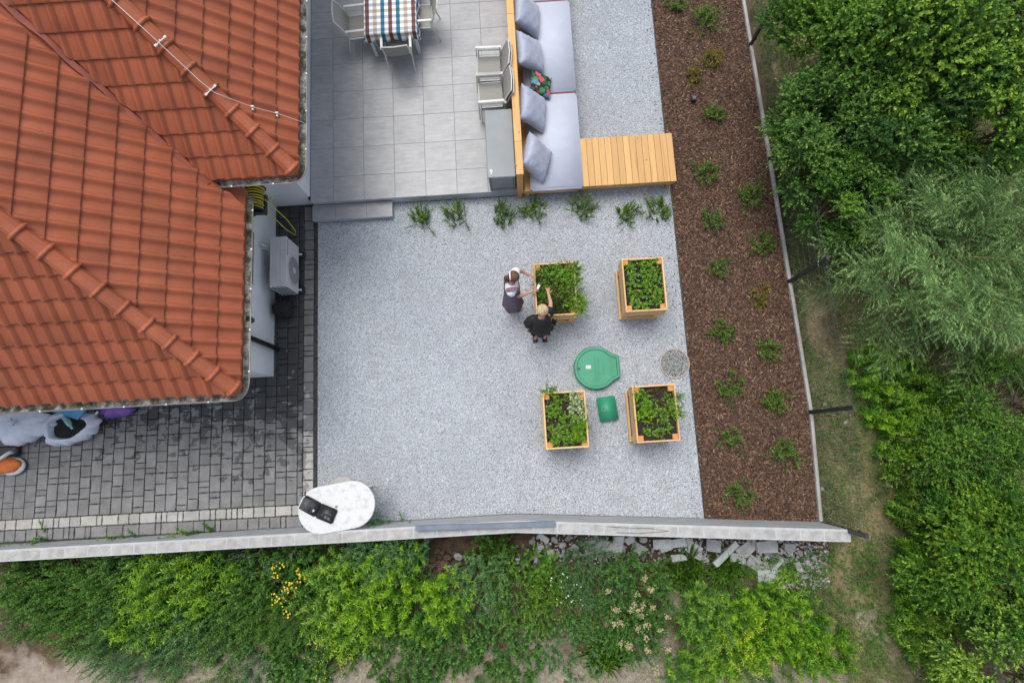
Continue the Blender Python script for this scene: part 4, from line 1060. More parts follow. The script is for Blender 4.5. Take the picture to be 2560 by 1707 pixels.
def mk_check():
    m,t,b,o=newmat('checked_cloth'); co=N(t,'ShaderNodeTexCoord').outputs['UV']
    sp=N(t,'ShaderNodeSeparateXYZ'); L(t,co,sp.inputs[0])
    wv=(.74,.76,.80); be=(.50,.43,.35); bl=(.030,.17,.27); br_=(.16,.075,.055)
    seq=[br_,wv,be,wv,bl,wv,br_,wv,bl,wv,be,wv,br_,wv,bl,wv]
    fx=math_(t,'FRACT',math_(t,'DIVIDE',math_(t,'ADD',sp.outputs[0],2.66+.0735*160-.02),.0735*16))
    cx=ramp(t,fx,[(i/16,c) for i,c in enumerate(seq)],'CONSTANT')
    fy=math_(t,'FRACT',math_(t,'DIVIDE',math_(t,'ADD',sp.outputs[1],20.0),.067*4))
    cy=ramp(t,fy,[(0,1.0),(.25,(.64,.57,.50)),(.5,1.0),(.75,(.56,.57,.60))],'CONSTANT')
    col=mix(t,1.0,cx,mix(t,.0,cy,cy),'MULTIPLY')
    L(t,col,b.inputs['Base Color']); b.inputs['Roughness'].default_value=.85; return m
MAT['check']=mk_check()
def cloth():
    bm=bmesh.new(); uvl=bm.loops.layers.uv.new('UVMap')
    x0,x1,y0,y1=-2.665,-1.675,7.765,9.72; drop=.20; nx,ny,nd=26,40,5
    gx=np.linspace(0,1,nx+1); 
    xs=[x0-drop*(1-k/nd) for k in range(nd)]+list(np.linspace(x0,x1,nx))+[x1+drop*(k+1)/nd for k in range(nd)]
    ys=[y0-drop*(1-k/nd) for k in range(nd)]+list(np.linspace(y0,y1,ny))+[y1+drop*(k+1)/nd for k in range(nd)]
    V={}
    for i,X in enumerate(xs):
        for j,Y in enumerate(ys):
            ox=max(x0-X,X-x1,0); oy=max(y0-Y,Y-y1,0); o_=max(ox,oy)
            cxx=min(max(X,x0),x1); cyy=min(max(Y,y0),y1)
            z=1.037-o_*.97; fl=.16*o_+ (.02*math.sin(Y*21) if ox>oy else .02*math.sin(X*19+1))*o_/drop
            if ox>=oy and ox>0: px_=cxx+(fl if X>x1 else -fl); py_=cyy+(0 if oy==0 else (oy*.75 if Y>y1 else -oy*.75)*.45)
            elif oy>0: py_=cyy+(fl if Y>y1 else -fl); px_=cxx+(0 if ox==0 else (ox*.75 if X>x1 else -ox*.75)*.45)
            else: px_,py_=X,Y; z=1.037+.0015*math.sin(X*9)*math.sin(Y*7)
            V[i,j]=(bm.verts.new((px_,py_,z)),X,Y)
    for i in range(len(xs)-1):
        for j in range(len(ys)-1):
            q_=[V[i,j],V[i+1,j],V[i+1,j+1],V[i,j+1]]; f=bm.faces.new([a[0] for a in q_]); f.smooth=True
            for l_,a in zip(f.loops,q_): l_[uvl].uv=(a[1],a[2])
    me=bpy.data.meshes.new('tablecloth'); bm.to_mesh(me); bm.free(); return me
o=part('tablecloth',cloth(),None,MAT['check']); tag(o,'blue, brown and white checked cloth draped over the patio table','tablecloth')

# ================================================================== PLANTERS
def make_planter():
    t=thing('planter','x','planter',(0,0,0)); w_,d_=.735,.965; th=.028
    for z0,z1 in ((.46,.652),(.656,.85)):
        for s in (-1,1):
            mb=MB(); y_=s*(d_/2-th/2); mb.box(-w_/2,w_/2,y_-th/2,y_+th/2,z0,z1,.003); mb.build('side_board',MAT['pl_x'],t)
            mb=MB(); x_=s*(w_/2-th/2); mb.box(x_-th/2,x_+th/2,-d_/2+th+.001,d_/2-th-.001,z0,z1,.003); mb.build('side_board',MAT['pl_y'],t)
    for sx in (-1,1):
        for sy in (-1,1):
            x_=sx*(w_/2-th-.047); y_=sy*(d_/2-th-.047)
            mb=MB(); mb.box(x_-.045,x_+.045,y_-.045,y_+.045,0,.826,.003); lg=mb.build('leg',MAT['pl_y'],t)
            mb=MB(); mb.box(x_-.044,x_+.044,y_-.044,y_+.044,.8262,.829); mb.build('end_grain',MAT['endgrain'],lg)
    for s in (-1,1):
        mb=MB(); y_=s*(d_/2-.045); mb.box(-w_/2+.0,w_/2-.0,y_-.02,y_+.02,.03,.10,.003); mb.build('foot_rail',MAT['pl_x'],t)
        mb=MB(); x_=s*(w_/2-.022); mb.box(x_-.02,x_+.02,-d_/2+.067,d_/2-.067,.03,.10,.003); mb.build('foot_rail',MAT['pl_y'],t)
    mb=MB(); mb.box(-w_/2+th,w_/2-th,-d_/2+th,d_/2-th,.45,.47); mb.build('bottom',MAT['pl_y'],t)
    n=20; r=random.Random(2); vs=[];fs=[]
    for i in range(n+1):
        for j in range(n+1): vs.append(((-.5+i/n)*(w_-2*th),(-.5+j/n)*(d_-2*th),.765+r.uniform(-.010,.012)))
    for i in range(n):
        for j in range(n): fs.append((i*(n+1)+j,(i+1)*(n+1)+j,(i+1)*(n+1)+j+1,i*(n+1)+j+1))
    mb=MB(); mb.add(vs,fs); mb.build('soil',MAT['soil'],t)
    mb=MB(); mb.tube([(-.08,.44,.79),(-.06,.2,.787),(-.03,-.1,.79),(-.005,-.42,.79),(.2,-.40,.79),(.28,-.41,.79)],.006,6); mb.build('drip_hose',MAT['black'],t)
    return t
pl0=make_planter(); pk=list(pl0.children); GP_='raised pine planters on the gravel'
pl0.matrix_basis=Matrix.Translation((.632,2.662,0)); pl0['label']='pine planter full of herbs with two women bending over it'; pl0['group']=GP_
for x_,y_,l_ in ((2.20,2.652,'pine planter with rows of small leafy plants, beyond the round green lid'),(.655,.365,'pine planter left of the small square green lid'),(2.197,.392,'pine planter right of the small square green lid, by the bark bed')):
    c=copytree(pl0,(x_,y_,0),R(random.uniform(-.6,.6)),ch=pk); c['label']=l_; c['group']=GP_

# ================================================================== LIDS, RING
sl_=thing('tank_lid','large round green plastic tank lid with square tab and white sticker','lid',tuple(W(1489,918,0)))
c_=W(1489,919,.13); cx_,cy_=c_.x,c_.y
def lidpoly(r,tx,tw,n=40):
    pts=[]; a0=math.asin(tw/r)
    for i in range(n+1):
        a=a0+.22+(2*math.pi-2*a0-.44)*i/n; pts.append((cx_+r*math.cos(a),cy_+r*math.sin(a)))
    pts+= [(cx_+tx-.03,cy_-tw*1.05),(cx_+tx,cy_-tw),(cx_+tx,cy_+tw),(cx_+tx-.03,cy_+tw*1.05)]
    return pts
def ring_(r,tx,tw,z): return [(x,y,z) for x,y in lidpoly(r,tx,tw)]
mb=MB(); mb.loft([ring_(.395,.438,.200,-.05),ring_(.402,.445,.206,.10),ring_(.385,.428,.190,.135),ring_(.345,.395,.165,.135),ring_(.335,.385,.158,.112)])
mb.build('lid_shell',MAT['green_plastic'],sl_)
mb=MB()
for i in range(7):
    a=R(-30+i*10); mb.box(.27,.35,-.004,.004,.112,.118,.001,M=Matrix.Translation((cx_,cy_,0))@Matrix.Rotation(a,4,'Z'))
rt=random.Random(5)
for row,(xx,n_) in enumerate(((-.01,13),(.05,11),(.14,7))):
    for i in range(n_):
        y_=(i-(n_-1)/2)*.036; k_=rt.randrange(3)
        mb.box(cx_+xx-.015,cx_+xx+.015,cy_+y_-.003,cy_+y_+.003,.112,.117)
        if k_: mb.box(cx_+xx-.015+.012*k_,cx_+xx-.009+.012*k_,cy_+y_-.011,cy_+y_+.011,.112,.117)
mb.build('raised_marks',MAT['green_dark'],sl_)
mb=MB(); mb.tube([(cx_-.31,cy_+.0,.110),(cx_-.31,cy_,.1175)],.026,16); mb.build('bolt_hole',MAT['black'],sl_)
mb=MB(); mb.box(cx_-.175,cx_-.085,cy_-.008,cy_+.052,.112,.114,M=None); st_=mb.build('sticker',MAT['white_cloth'],sl_)
mb=MB(); 
for k_ in range(3): mb.box(cx_-.165,cx_-.115,cy_+.004+.014*k_,cy_+.009+.014*k_,.114,.1146)
mb.box(cx_-.108,cx_-.096,cy_+.01,cy_+.03,.114,.1146); mb.build('red_print',simple('red_print',(.5,.1,.08),rough=.6),st_)
l2=thing('pump_lid','small rectangular green plastic lid between the two near planters','lid',tuple(W(1518,1022,0)))
A_=[W(1491,994,.12),W(1537,988,.12),W(1548,1047,.12),W(1502,1055,.12)]; ce=sum(A_,Vector())/4
ax=((A_[1]-A_[0])+(A_[2]-A_[3])).normalized(); an=math.atan2(ax.y,ax.x)
me=cushion(-.168,.168,-.222,.222,-.05,.125,.022); part('lid_shell',me,l2,MAT['green_plastic'],Matrix.Translation((ce.x,ce.y,0))@Matrix.Rotation(an,4,'Z'))
mb=MB(); mb.tube([(-.08,0.01,.1255),(-.08,.01,.128)],.045,20); rm_=mb.build('recess',MAT['green_dark'],l2,Matrix.Translation((ce.x,ce.y,0))@Matrix.Rotation(an,4,'Z'))
mb=MB(); mb.tube([(-.085,0.005,.128),(-.085,.005,.1305)],.016,14); mb.build('bolt_hole',MAT['black'],rm_,Matrix.Translation((ce.x,ce.y,0))@Matrix.Rotation(an,4,'Z'))
rg=thing('pipe_ring','round terracotta pipe ring filled with grey pebbles by the bark bed','ring',(2.80,1.318,0))
def circ(r,z,n=48,c=(2.80,1.318)): return [(c[0]+r*math.cos(2*math.pi*i/n),c[1]+r*math.sin(2*math.pi*i/n),z) for i in range(n)]
mb=MB(); mb.loft([circ(.275,-.05),circ(.275,.036),circ(.271,.040),circ(.262,.040),circ(.257,.036),circ(.257,-.05)],cap0=False,cap1=False); mb.build('rim',MAT['terracotta'],rg,smooth=False)
mb=MB(); mb.loft([circ(.256,.015),circ(.256,.024)]); mb.build('pebble_fill',MAT['ring_gravel'],rg)

# ================================================================== WHITE TABLE AND CASE
wt=thing('plastic_table','white oval plastic garden table with a parasol hole by the wall','table',(-3.3,-.9,0))
TZ=.885
tc=W(841,1268,TZ); tan_=math.radians(7.5)
def stad(L_,r,z,n=16):
    pts=[]
    for i in range(n+1):
        a=-math.pi/2+math.pi*i/n; pts.append((L_+r*math.cos(a),r*math.sin(a),z))
    for i in range(n+1):
        a=math.pi/2+math.pi*i/n; pts.append((-L_+r*math.cos(a),r*math.sin(a),z))
    return pts
MT=Matrix.Translation((tc.x,tc.y,0))@Matrix.Rotation(tan_,4,'Z')
Lh=.262; Rr=.388
mb=MB(); mb.loft([stad(Lh,Rr-.02,TZ-.045),stad(Lh,Rr,TZ-.04),stad(Lh,Rr,TZ-.008),stad(Lh,Rr-.008,TZ-.001),stad(Lh,Rr-.02,TZ)]); mb.build('table_top',MAT['plastic_table'],wt,MT)
mb=MB(); mb.tube([(0.0,0.0,TZ+.0005),(0.0,0.0,TZ+.002)],.024,16); mb.build('parasol_hole',simple('brown_cap',(.25,.2,.15)),wt,MT@Matrix.Translation((-.0,.01,0)))
for sx in (-1,1):
    for sy in (-1,1):
        if sy<0: pts=[(sx*.36,sy*.10,TZ-.04),(sx*.38,sy*.12,.0)]
        else: pts=[(sx*.36,sy*.2,TZ-.04),(sx*.40,sy*.22,0)]
        mb=MB(); mb.tube(pts,[.032,.024],8); mb.build('leg',MAT['white_metal'],wt,MT)
ub=thing('parasol_base','round pale concrete disc under the white plastic table','parasol base',(-3.44,-.72,0))
mb=MB(); cc=W(854,1226,.03); mb.loft([circ(.255,0,36,(cc.x,cc.y)),circ(.255,.045,36,(cc.x,cc.y)),circ(.235,.06,36,(cc.x,cc.y))]); mb.build('disc',MAT['concrete'],ub)
cs=thing('equipment_case','open black zip case lying on the white plastic table','case',tuple(W(796,1276,TZ)))
cc=W(795.5,1275,TZ+.02); dd=W(828,1291,TZ+.02)-W(763,1260,TZ+.02); an=math.atan2(dd.y,dd.x)
MK=Matrix.Translation((cc.x,cc.y,TZ))@Matrix.Rotation(an,4,'Z')
hl=.305
for sgn,nm in ((-1,'case_lid'),(1,'case_base')):
    me=cushion(sgn*hl/2-.155,sgn*hl/2+.155,-.125,.125,.0,.045,.018); h_=part(nm,me,cs,MAT['black'],MK@Matrix.Rotation(R(3*sgn),4,'Z'))
    if sgn<0:
        part('foam_pad',cushion(-.31,-.14,-.10,.10,.043,.051,.006),h_,MAT['grey_pad'],MK)
        mb=MB(); mb.box(-.105,-.098,-.08,.08,.045,.052); mb.box(-.09,-.083,-.08,.08,.045,.052); mb.build('strap',MAT['grey_pad'],h_,MK)
        mb=MB(); mb.ball((-.06,-.03,.05),(.018,.022,.012),10,6); mb.ball((-.06,-.045,.055),(.01,.01,.008),8,5); mb.build('small_part',MAT['ac_white'],h_,MK)
    else:
        for (x_,y_,s_2) in ((.17,-.045,.022),(.225,-.045,.022)):
            mb=MB(); mb.box(x_-s_2,x_+s_2,y_-s_2,y_+s_2,.042,.056,.003); mb.build('battery',simple('grey_battery',(.09,.10,.11)),h_,MK)
        for (x_,y_) in ((.17,.03),(.22,.02),(.10,-.03),(.25,-.06)):
            mb=MB(); mb.tube([(x_,y_,.043),(x_,y_,.048)],.014,12); mb.build('socket',MAT['grey_pad'],h_,MK)
mb=MB(); p_=[W(775,1253,TZ+.02),W(768,1242,TZ+.012),W(762,1238,TZ+.008),W(764,1228,TZ+.006)]; mb.tube(p_,[.008,.011,.008,.013],6); mb.tube([W(764,1237,TZ+.006),W(757,1238,TZ+.004)],.007,6)
mb.build('strap_cord',MAT['black'],cs)

# ================================================================== AIR CONDITIONER
ac=thing('air_conditioner','off white outdoor air conditioning unit with round fan grille beside the house wall','air conditioner',(-4.38,3.5,0))
x0,x1,y0,y1=-4.535,-4.232,3.045,3.985
mb=MB(); mb.box(x0,x1,y0,y1,.10,.685,.008); mb.build('housing',MAT['ac_white'],ac)
mb=MB(); mb.box(x0-.004,x1+.006,y0-.005,y1+.005,.688,.702,.005)
for k_ in range(3): mb.box(x0+.06+.07*k_,x0+.075+.07*k_,y0+.01,y1-.01,.702,.706,.002)
mb.build('top_cover',MAT['ac_white'],ac)
fy,fz=3.42,.40
mb=MB(); mb.tube([(x1+.001,fy,fz),(x1+.02,fy,fz)],.27,36); g_=mb.build('fan_grille',MAT['ac_white'],ac)
mb=MB()
for r_ in np.linspace(.05,.25,9):
    mb.tube([(x1+.024,fy+r_*math.cos(a),fz+r_*math.sin(a)) for a in np.linspace(0,2*math.pi,33)],.0035,4,caps=False)
for a in np.linspace(0,2*math.pi,13): mb.tube([(x1+.024,fy+.03*math.cos(a),fz+.03*math.sin(a)),(x1+.024,fy+.265*math.cos(a+.3),fz+.265*math.sin(a+.3))],.003,4)
mb.build('grille_wires',simple('grille_grey',(.28,.27,.28)),g_)
mb=MB(); mb.tube([(x1+.0205,fy,fz),(x1+.022,fy,fz)],.255,36); mb.build('fan_opening',simple('grille_shade',(.30,.29,.30)),g_)
mb=MB(); mb.tube([(x1+.026,fy,fz),(x1+.034,fy,fz)],.06,20); mb.build('hub',MAT['ac_white'],g_)
mb=MB()
for k_ in range(9): mb.box(x1,x1+.006,3.74+.0,3.96,.20+.05*k_,.215+.05*k_,.002)
mb.build('louvres',MAT['ac_white'],ac)
mb=MB()
for k_,dz in enumerate((.05,.05,.05,.05,.05,.05,.05)):
    y_=3.93-.045*k_; mb.box(x1,x1+.003,y_-.016,y_+.016,.640,.662)
mb.build('lettering',MAT['black'],ac)
mb=MB(); mb.box(x0+.02,x1-.02,y0-.004,y0,.13,.66); mb.build('side_grille',MAT['ac_dark'],ac)
mb=MB()
for k_ in range(3): mb.box(x0+.085+.075*k_,x0+.093+.075*k_,y0-.014,y0-.006,.12,.665)
for k_ in range(5): mb.box(x0+.015,x1-.012,y0-.014,y0-.006,.14+.12*k_,.152+.12*k_)
mb.box(x0+.003,x0+.016,y0-.014,y0-.002,.11,.68); mb.build('side_bars',MAT['ac_white'],ac)
for y_ in (3.13,3.84):
    mb=MB(); mb.box(x0-.04,x1+.10,y_-.06,y_+.06,.0,.06,.01); ft=mb.build('foot',MAT['black'],ac)
    mb=MB(); mb.box(x0,x1+.05,y_-.015,y_+.015,.062,.098,.002); mb.tube([(x1+.035,y_,.06),(x1+.035,y_,.115)],.012,8); mb.build('bracket',MAT['white_metal'],ft)
mb=MB(); mb.tube([(-4.73,3.86,.75),(-4.66,3.85,.70),(-4.60,3.80,.55),(-4.55,3.75,.35)],.02,8); mb.tube([(-4.73,3.80,.68),(-4.64,3.80,.62),(-4.54,3.74,.42)],.014,8); mb.build('coolant_pipe',MAT['ac_white'],ac)
mb=MB(); mb.box(-4.64,-4.575,3.40,3.50,.40,.52,.01); mb.build('valve_box',simple('orange_brown_box',(.30,.11,.03)),ac)

# ================================================================== HOSE REEL
hr=thing('hose_reel','yellow garden hose wound on a black wall reel at the house corner','hose reel',(-4.5,4.4,1.4))
hc=Vector((-4.50,4.42,1.42))
mb=MB()
for k_ in range(8):
    y_=hc.y-.17+.05*k_; r_=.135+.01*(k_%2)
    mb.tube([(hc.x+r_*math.cos(a),y_+.012*math.sin(a*.5),hc.z+r_*math.sin(a)) for a in np.linspace(0,2*math.pi,25)],.013,6,caps=False)
    mb.tube([(hc.x+(r_-.022)*math.cos(a),y_+.02,hc.z+(r_-.022)*math.sin(a)) for a in np.linspace(0,2*math.pi,19)],.012,6,caps=False)
mb.tube([(hc.x+.14,hc.y+.02,hc.z+.03),(hc.x+.20,hc.y-.05,hc.z),(hc.x+.26,hc.y-.10,hc.z-.2),(hc.x+.32,hc.y-.16,hc.z-.6),(hc.x+.34,hc.y-.25,hc.z-.95),(hc.x+.30,hc.y-.30,hc.z-1.05),(hc.x+.24,hc.y-.28,hc.z-.8),(hc.x+.19,hc.y-.22,hc.z-.3),(hc.x+.15,hc.y-.20,hc.z)],.009,6)
mb.tube([(hc.x-.05,hc.y+.20,hc.z+.06),(hc.x-.06,hc.y+.34,hc.z+.1),(hc.x-.05,hc.y+.46,hc.z+.12)],.012,6)
mb.tube([(hc.x+.22,hc.y-.02,hc.z),(hc.x+.28,hc.y+.0,hc.z+.02),(hc.x+.32,hc.y-.01,hc.z+.0)],.012,6)
mb.build('hose',MAT['hose'],hr,smooth=True)
mb=MB()
for y_ in (hc.y-.215,hc.y+.205): mb.tube([(hc.x,y_-.008,hc.z),(hc.x,y_+.008,hc.z)],.175,20)
mb.tube([(hc.x,hc.y-.21,hc.z),(hc.x,hc.y+.2,hc.z)],.085,14); mb.build('drum',MAT['black'],hr)
mb=MB(); mb.box(-4.73,-4.69,hc.y-.28,hc.y+.2,hc.z-.12,hc.z+.12,.01); mb.box(-4.70,hc.x+.17,hc.y-.275,hc.y-.235,hc.z-.06,hc.z+.06,.01); mb.box(hc.x+.13,hc.x+.18,hc.y-.27,hc.y+.1,hc.z-.10,hc.z-.02,.01); mb.build('bracket',MAT['black'],hr)
mb=MB(); mb.tube([(hc.x,hc.y-.23,hc.z),(hc.x,hc.y-.30,hc.z),(hc.x-.1,hc.y-.31,hc.z+.05),(hc.x-.1,hc.y-.37,hc.z+.05)],.014,8); mb.build('crank',MAT['black'],hr)

# ================================================================== BAGS AND CLUTTER BY THE EAVES
def sack(label,name,cat,c,r,mat,seed,tie=None,open_=None,yaw=0):
    rr=random.Random(seed); ph=[rr.uniform(0,6.28) for _ in range(8)]
    t=thing(name,label,cat,(c[0],c[1],0))
    def f(th,phi):
        v=1+.07*math.sin(3*th+ph[0])+.05*math.sin(5*th+2*phi+ph[1])+.045*math.sin(11*th+ph[2]+3*phi)+.035*math.sin(17*th+ph[3])*math.cos(phi)
        if tie: v+= .035*math.sin(26*th+ph[4])*max(0,math.sin(phi))
        return v
    mb=MB(); nu,nv=64,22; rings=[]
    kmax = nv if not open_ else int(nv*open_)
    for k_ in range(kmax+1):
        phi=-math.pi/2+math.pi*k_/nv; phi=max(-1.5,min(1.53,phi))
        ring=[]
        for j in range(nu):
            th=2*math.pi*j/nu; q_=f(th,phi); zz=max(.005,r[2]*(1+math.sin(phi))*(.97+.03*q_))
            cph=abs(math.cos(phi))**.75; ring.append((c[0]+(r[0]*math.cos(th)*q_*cph)*math.cos(yaw)-(r[1]*math.sin(th)*q_*cph)*math.sin(yaw), c[1]+(r[0]*math.cos(th)*q_*cph)*math.sin(yaw)+(r[1]*math.sin(th)*q_*cph)*math.cos(yaw), zz))
        rings.append(ring)
    if open_:
        last=rings[-1]; zc_=sum(p[2] for p in last)/nu; last[:]=[((last[i-2][0]+last[i-1][0]+p[0]+last[(i+1)%nu][0]+last[(i+2)%nu][0])/5,(last[i-2][1]+last[i-1][1]+p[1]+last[(i+1)%nu][1]+last[(i+2)%nu][1])/5,zc_) for i,p in enumerate(list(last))]; cx1=sum(p[0] for p in last)/nu; cy1=sum(p[1] for p in last)/nu
        rings.append([(cx1+(p[0]-cx1)*.94,cy1+(p[1]-cy1)*.94,p[2]-.02) for p in last]); rings.append([(cx1+(p[0]-cx1)*.85,cy1+(p[1]-cy1)*.85,p[2]-.14) for p in last])
    mb.loft(rings,cap0=True,cap1=not open_); mb.build('sack_body',MAT[mat],t,smooth=True)
    if open_:
        mb=MB(); ring=[(cx1+(p[0]-cx1)*.84,cy1+(p[1]-cy1)*.84,p[2]-.12) for p in last]; mb.add(ring,[tuple(range(nu))]); mb.build('contents',MAT['black_cloth'],t)
    if tie:
        mb=MB(); z=r[2]*2; mb.loft([[ (c[0]+(.05+.02*math.sin(5*a))*s*math.cos(a),c[1]+(.05+.02*math.sin(5*a))*s*math.sin(a),z+dz) for a in np.linspace(0,6.283,17)[:-1]] for s,dz in ((1.6,-.03),(.5,.0),(.45,.015),(1.3,.06),(1.2,.09))]); mb.build('knot',MAT[mat],t,smooth=True)
    return t
sack('large white plastic sack tied at the top, at the left edge of the photo','plastic_sack','sack',(-9.32,.86),(.60,.38,.20),'bag',3,tie=True)
s2=sack('open white plastic sack with a bottle and dark rubbish inside','plastic_sack','sack',(-8.42,.74),(.52,.32,.20),'bag',8,open_=.80,yaw=R(4))
cx0,cy0=-8.45,.80
bt=thing('bottle','clear teal plastic bottle lying in the open white sack','bottle',(cx0+.12,cy0,.34))
mb=MB(); mb.tube([(cx0+.02,cy0+.12,.36),(cx0+.10,cy0+.03,.37),(cx0+.14,cy0-.02,.375),(cx0+.17,cy0-.06,.38),(cx0+.18,cy0-.07,.38)],[.05,.05,.045,.022,.018],12); mb.build('bottle_body',simple('teal_plastic',(.14,.30,.30),(.28,.45,.44),.25,9),bt,smooth=True)
mb=MB(); mb.tube([(cx0+.185,cy0-.078,.38),(cx0+.20,cy0-.10,.38)],.02,10); mb.build('cap',simple('pale_cap',(.3,.55,.6)),bt)
bs=thing('plastic_sheet','folded bright blue plastic sheet between the white and purple bags','sheet',(-8.1,1.05,.4))
mb=MB(); mb.add([W(130,1030,.42),W(205,1016,.5),W(214,1026,.5),W(193,1049,.40),W(150,1034,.38)],[(0,1,2,3,4)]); mb.add([p+Vector((0,0,-.03)) for p in (W(130,1030,.42),W(205,1016,.5),W(214,1026,.5),W(193,1049,.40),W(150,1034,.38))],[(0,1,2,3,4)]); mb.build('sheet_body',MAT['blue'],bs)
sack('purple plastic bag lying under the gutter','plastic_bag','bag',(-7.62,1.07),(.32,.21,.13),'purple',12)
wp=MB(); wp.box(-.03,.03,-.02,.02,0,.006); tag(wp.build('paper_scrap',MAT['white_cloth'],None,Matrix.Translation(W(242,1032,.27))@Matrix.Rotation(.6,4,'Z')),'small white paper scrap on the purple bag','paper')
sack('black rubbish bag hidden between the white sacks under the eave','plastic_bag','bag',(-8.85,1.15),(.26,.2,.17),'black_cloth',15)
sack('crumpled black rubbish bag beside the air conditioner','plastic_bag','bag',(-4.50,2.76),(.19,.20,.17),'black_cloth',17)
tt=thing('garden_tool','orange and white garden power tool lying at the left edge','tool',(-9.55,.15,0))
oc=W(18,1164,.12)
mb=MB(); mb.ball((oc.x,oc.y,.13),(.25,.15,.12),20,10,f=lambda a,b:1+.08*math.sin(2*a+1)+.04*math.sin(5*a)); mb.build('orange_housing',MAT['orange'],tt,smooth=True)
mb=MB(); mb.ball((oc.x+.06,oc.y-.015,.07),(.25,.17,.07),20,8); mb.build('grey_base',MAT['ac_white'],tt,smooth=True)
mb=MB(); mb.tube([W(-20,1160,.3),W(5,1143,.3),W(24,1131,.27),W(32,1131,.22)],[.03,.032,.035,.03],10); mb.build('white_tube',MAT['ac_white'],tt,smooth=True)
for dx,dy in ((-.12,.05),(.06,.085),(.11,-.05),(-.02,-.09),(-.18,-.03)):
    mb=MB(); mb.ball((oc.x+dx,oc.y+dy,.235-abs(dx)*.5-abs(dy)*.45),(.028,.018,.02),8,5); mb.build('vent_hole',MAT['black'],tt)
mb=MB(); mb.box(oc.x-.5,oc.x+.16,oc.y+.17,oc.y+.36,.0,.12,.03); tag(mb.build('tool_case',MAT['black']),'black case behind the orange power tool at the left edge','case')

# ================================================================== SPOT LAMP IN THE BARK
gl_=thing('garden_spot','small black garden spot lamp standing in the bark bed','lamp',tuple(W(1731,254,0)))
c_=W(1731,254,0)
mb=MB(); mb.box(c_.x-.05,c_.x+.05,c_.y-.055,c_.y+.045,.05,.14,.012,M=None); mb.tube([(c_.x,c_.y,-.05),(c_.x,c_.y,.06)],.012,8); mb.build('lamp_head',MAT['black'],gl_)
mb=MB(); mb.tube([(c_.x,c_.y,.141),(c_.x,c_.y,.146)],.034,16); mb.build('lens',simple('lamp_lens',(.08,.10,.13),rough=.15,spec=.8),gl_)

# ================================================================== PEOPLE
def skin_body(name,nodes,edges,parent,mat,root=0,sub=1):
    """nodes: list of (pos, radius or (rx,ry)); edges index pairs; roots marks"""
    me=bpy.data.meshes.new(name); me.from_pydata([tuple(p) for p,_ in nodes],edges,[])
    o=part(name,me,parent,mat)
    md=o.modifiers.new('skin','SKIN'); md.use_smooth_shade=True; md.branch_smoothing=.6
    sv=me.skin_vertices[0].data
    roots=root if isinstance(root,(list,tuple)) else [root]
    for i,(_,r) in enumerate(nodes):
        sv[i].radius=r if isinstance(r,tuple) else (r,r); sv[i].use_root=(i in roots); 
    s=o.modifiers.new('sub','SUBSURF'); s.levels=sub; s.render_levels=sub
    return o
def hand_nodes(nodes,edges,roots,wrist,tip,side,up,spread=.30,curl=.25,L_=.17):
    """palm joined on the wrist vertex, five separate finger chains"""
    w=Vector(wrist); d=(Vector(tip)-w).normalized(); s=Vector(side).normalized(); s=(s-d*s.dot(d)).normalized(); n=Vector(up).normalized()
    for k,(off,ln,ang) in enumerate(((-.030,.060,-.75),(-.022,.072,-.16),(-.007,.080,-.04),(.009,.074,.09),(.023,.058,.22))):
        base=w+d*(.050 if k else .012)+s*off*.8
        dd=(d*math.cos(ang*spread/.3)+s*math.sin(ang*spread/.3)).normalized()
        p0=base; p1=base+dd*(.035 if k else .03); p2=p1+(dd*math.cos(curl)-n*math.sin(curl))*ln*.42; p3=p2+(dd*math.cos(curl*2)-n*math.sin(curl*2))*ln*.38
        i0=len(nodes); nodes+=[(p0,.010),(p1,.0095),(p2,.0085),(p3,.0065)]; edges+=[(i0,i0+1),(i0+1,i0+2),(i0+2,i0+3)]; roots.append(i0)
def loftrings(spec,n=36,seed=0):
    rings=[]
    for (c,rx,ry,ruf,nr,ang) in spec:
        ring=[]
        for j in range(n):
            a=2*math.pi*j/n; q_=1+ruf*math.sin(nr*a+seed)+ruf*.5*math.sin((nr*2+1)*a+seed*2)
            x=rx*math.cos(a)*q_; y=ry*math.sin(a)*q_
            ring.append((c[0]+x*math.cos(ang)-y*math.sin(ang),c[1]+x*math.sin(ang)+y*math.cos(ang),c[2]+(ruf*.12*math.sin(nr*a+1) if ruf else 0)))
        rings.append(ring)
    return rings
def sleeve(mb,a,b,r0,r1,r2,ruf=.06,n=18):
    a=Vector(a);b=Vector(b);d=(b-a).normalized();e=d.orthogonal().normalized();f=d.cross(e);rings=[]
    for t,r_ in ((0,r0*.6),(.12,r0),(.5,r1),(.9,r2),(1.0,r2*.93)):
        c=a.lerp(b,t); rings.append([c+(e*math.cos(k*6.2832/n)+f*math.sin(k*6.2832/n))*r_*(1+ruf*math.sin(5*k*6.2832/n+t*3)*t) for k in range(n)])
    mb.loft(rings,cap0=True,cap1=True)
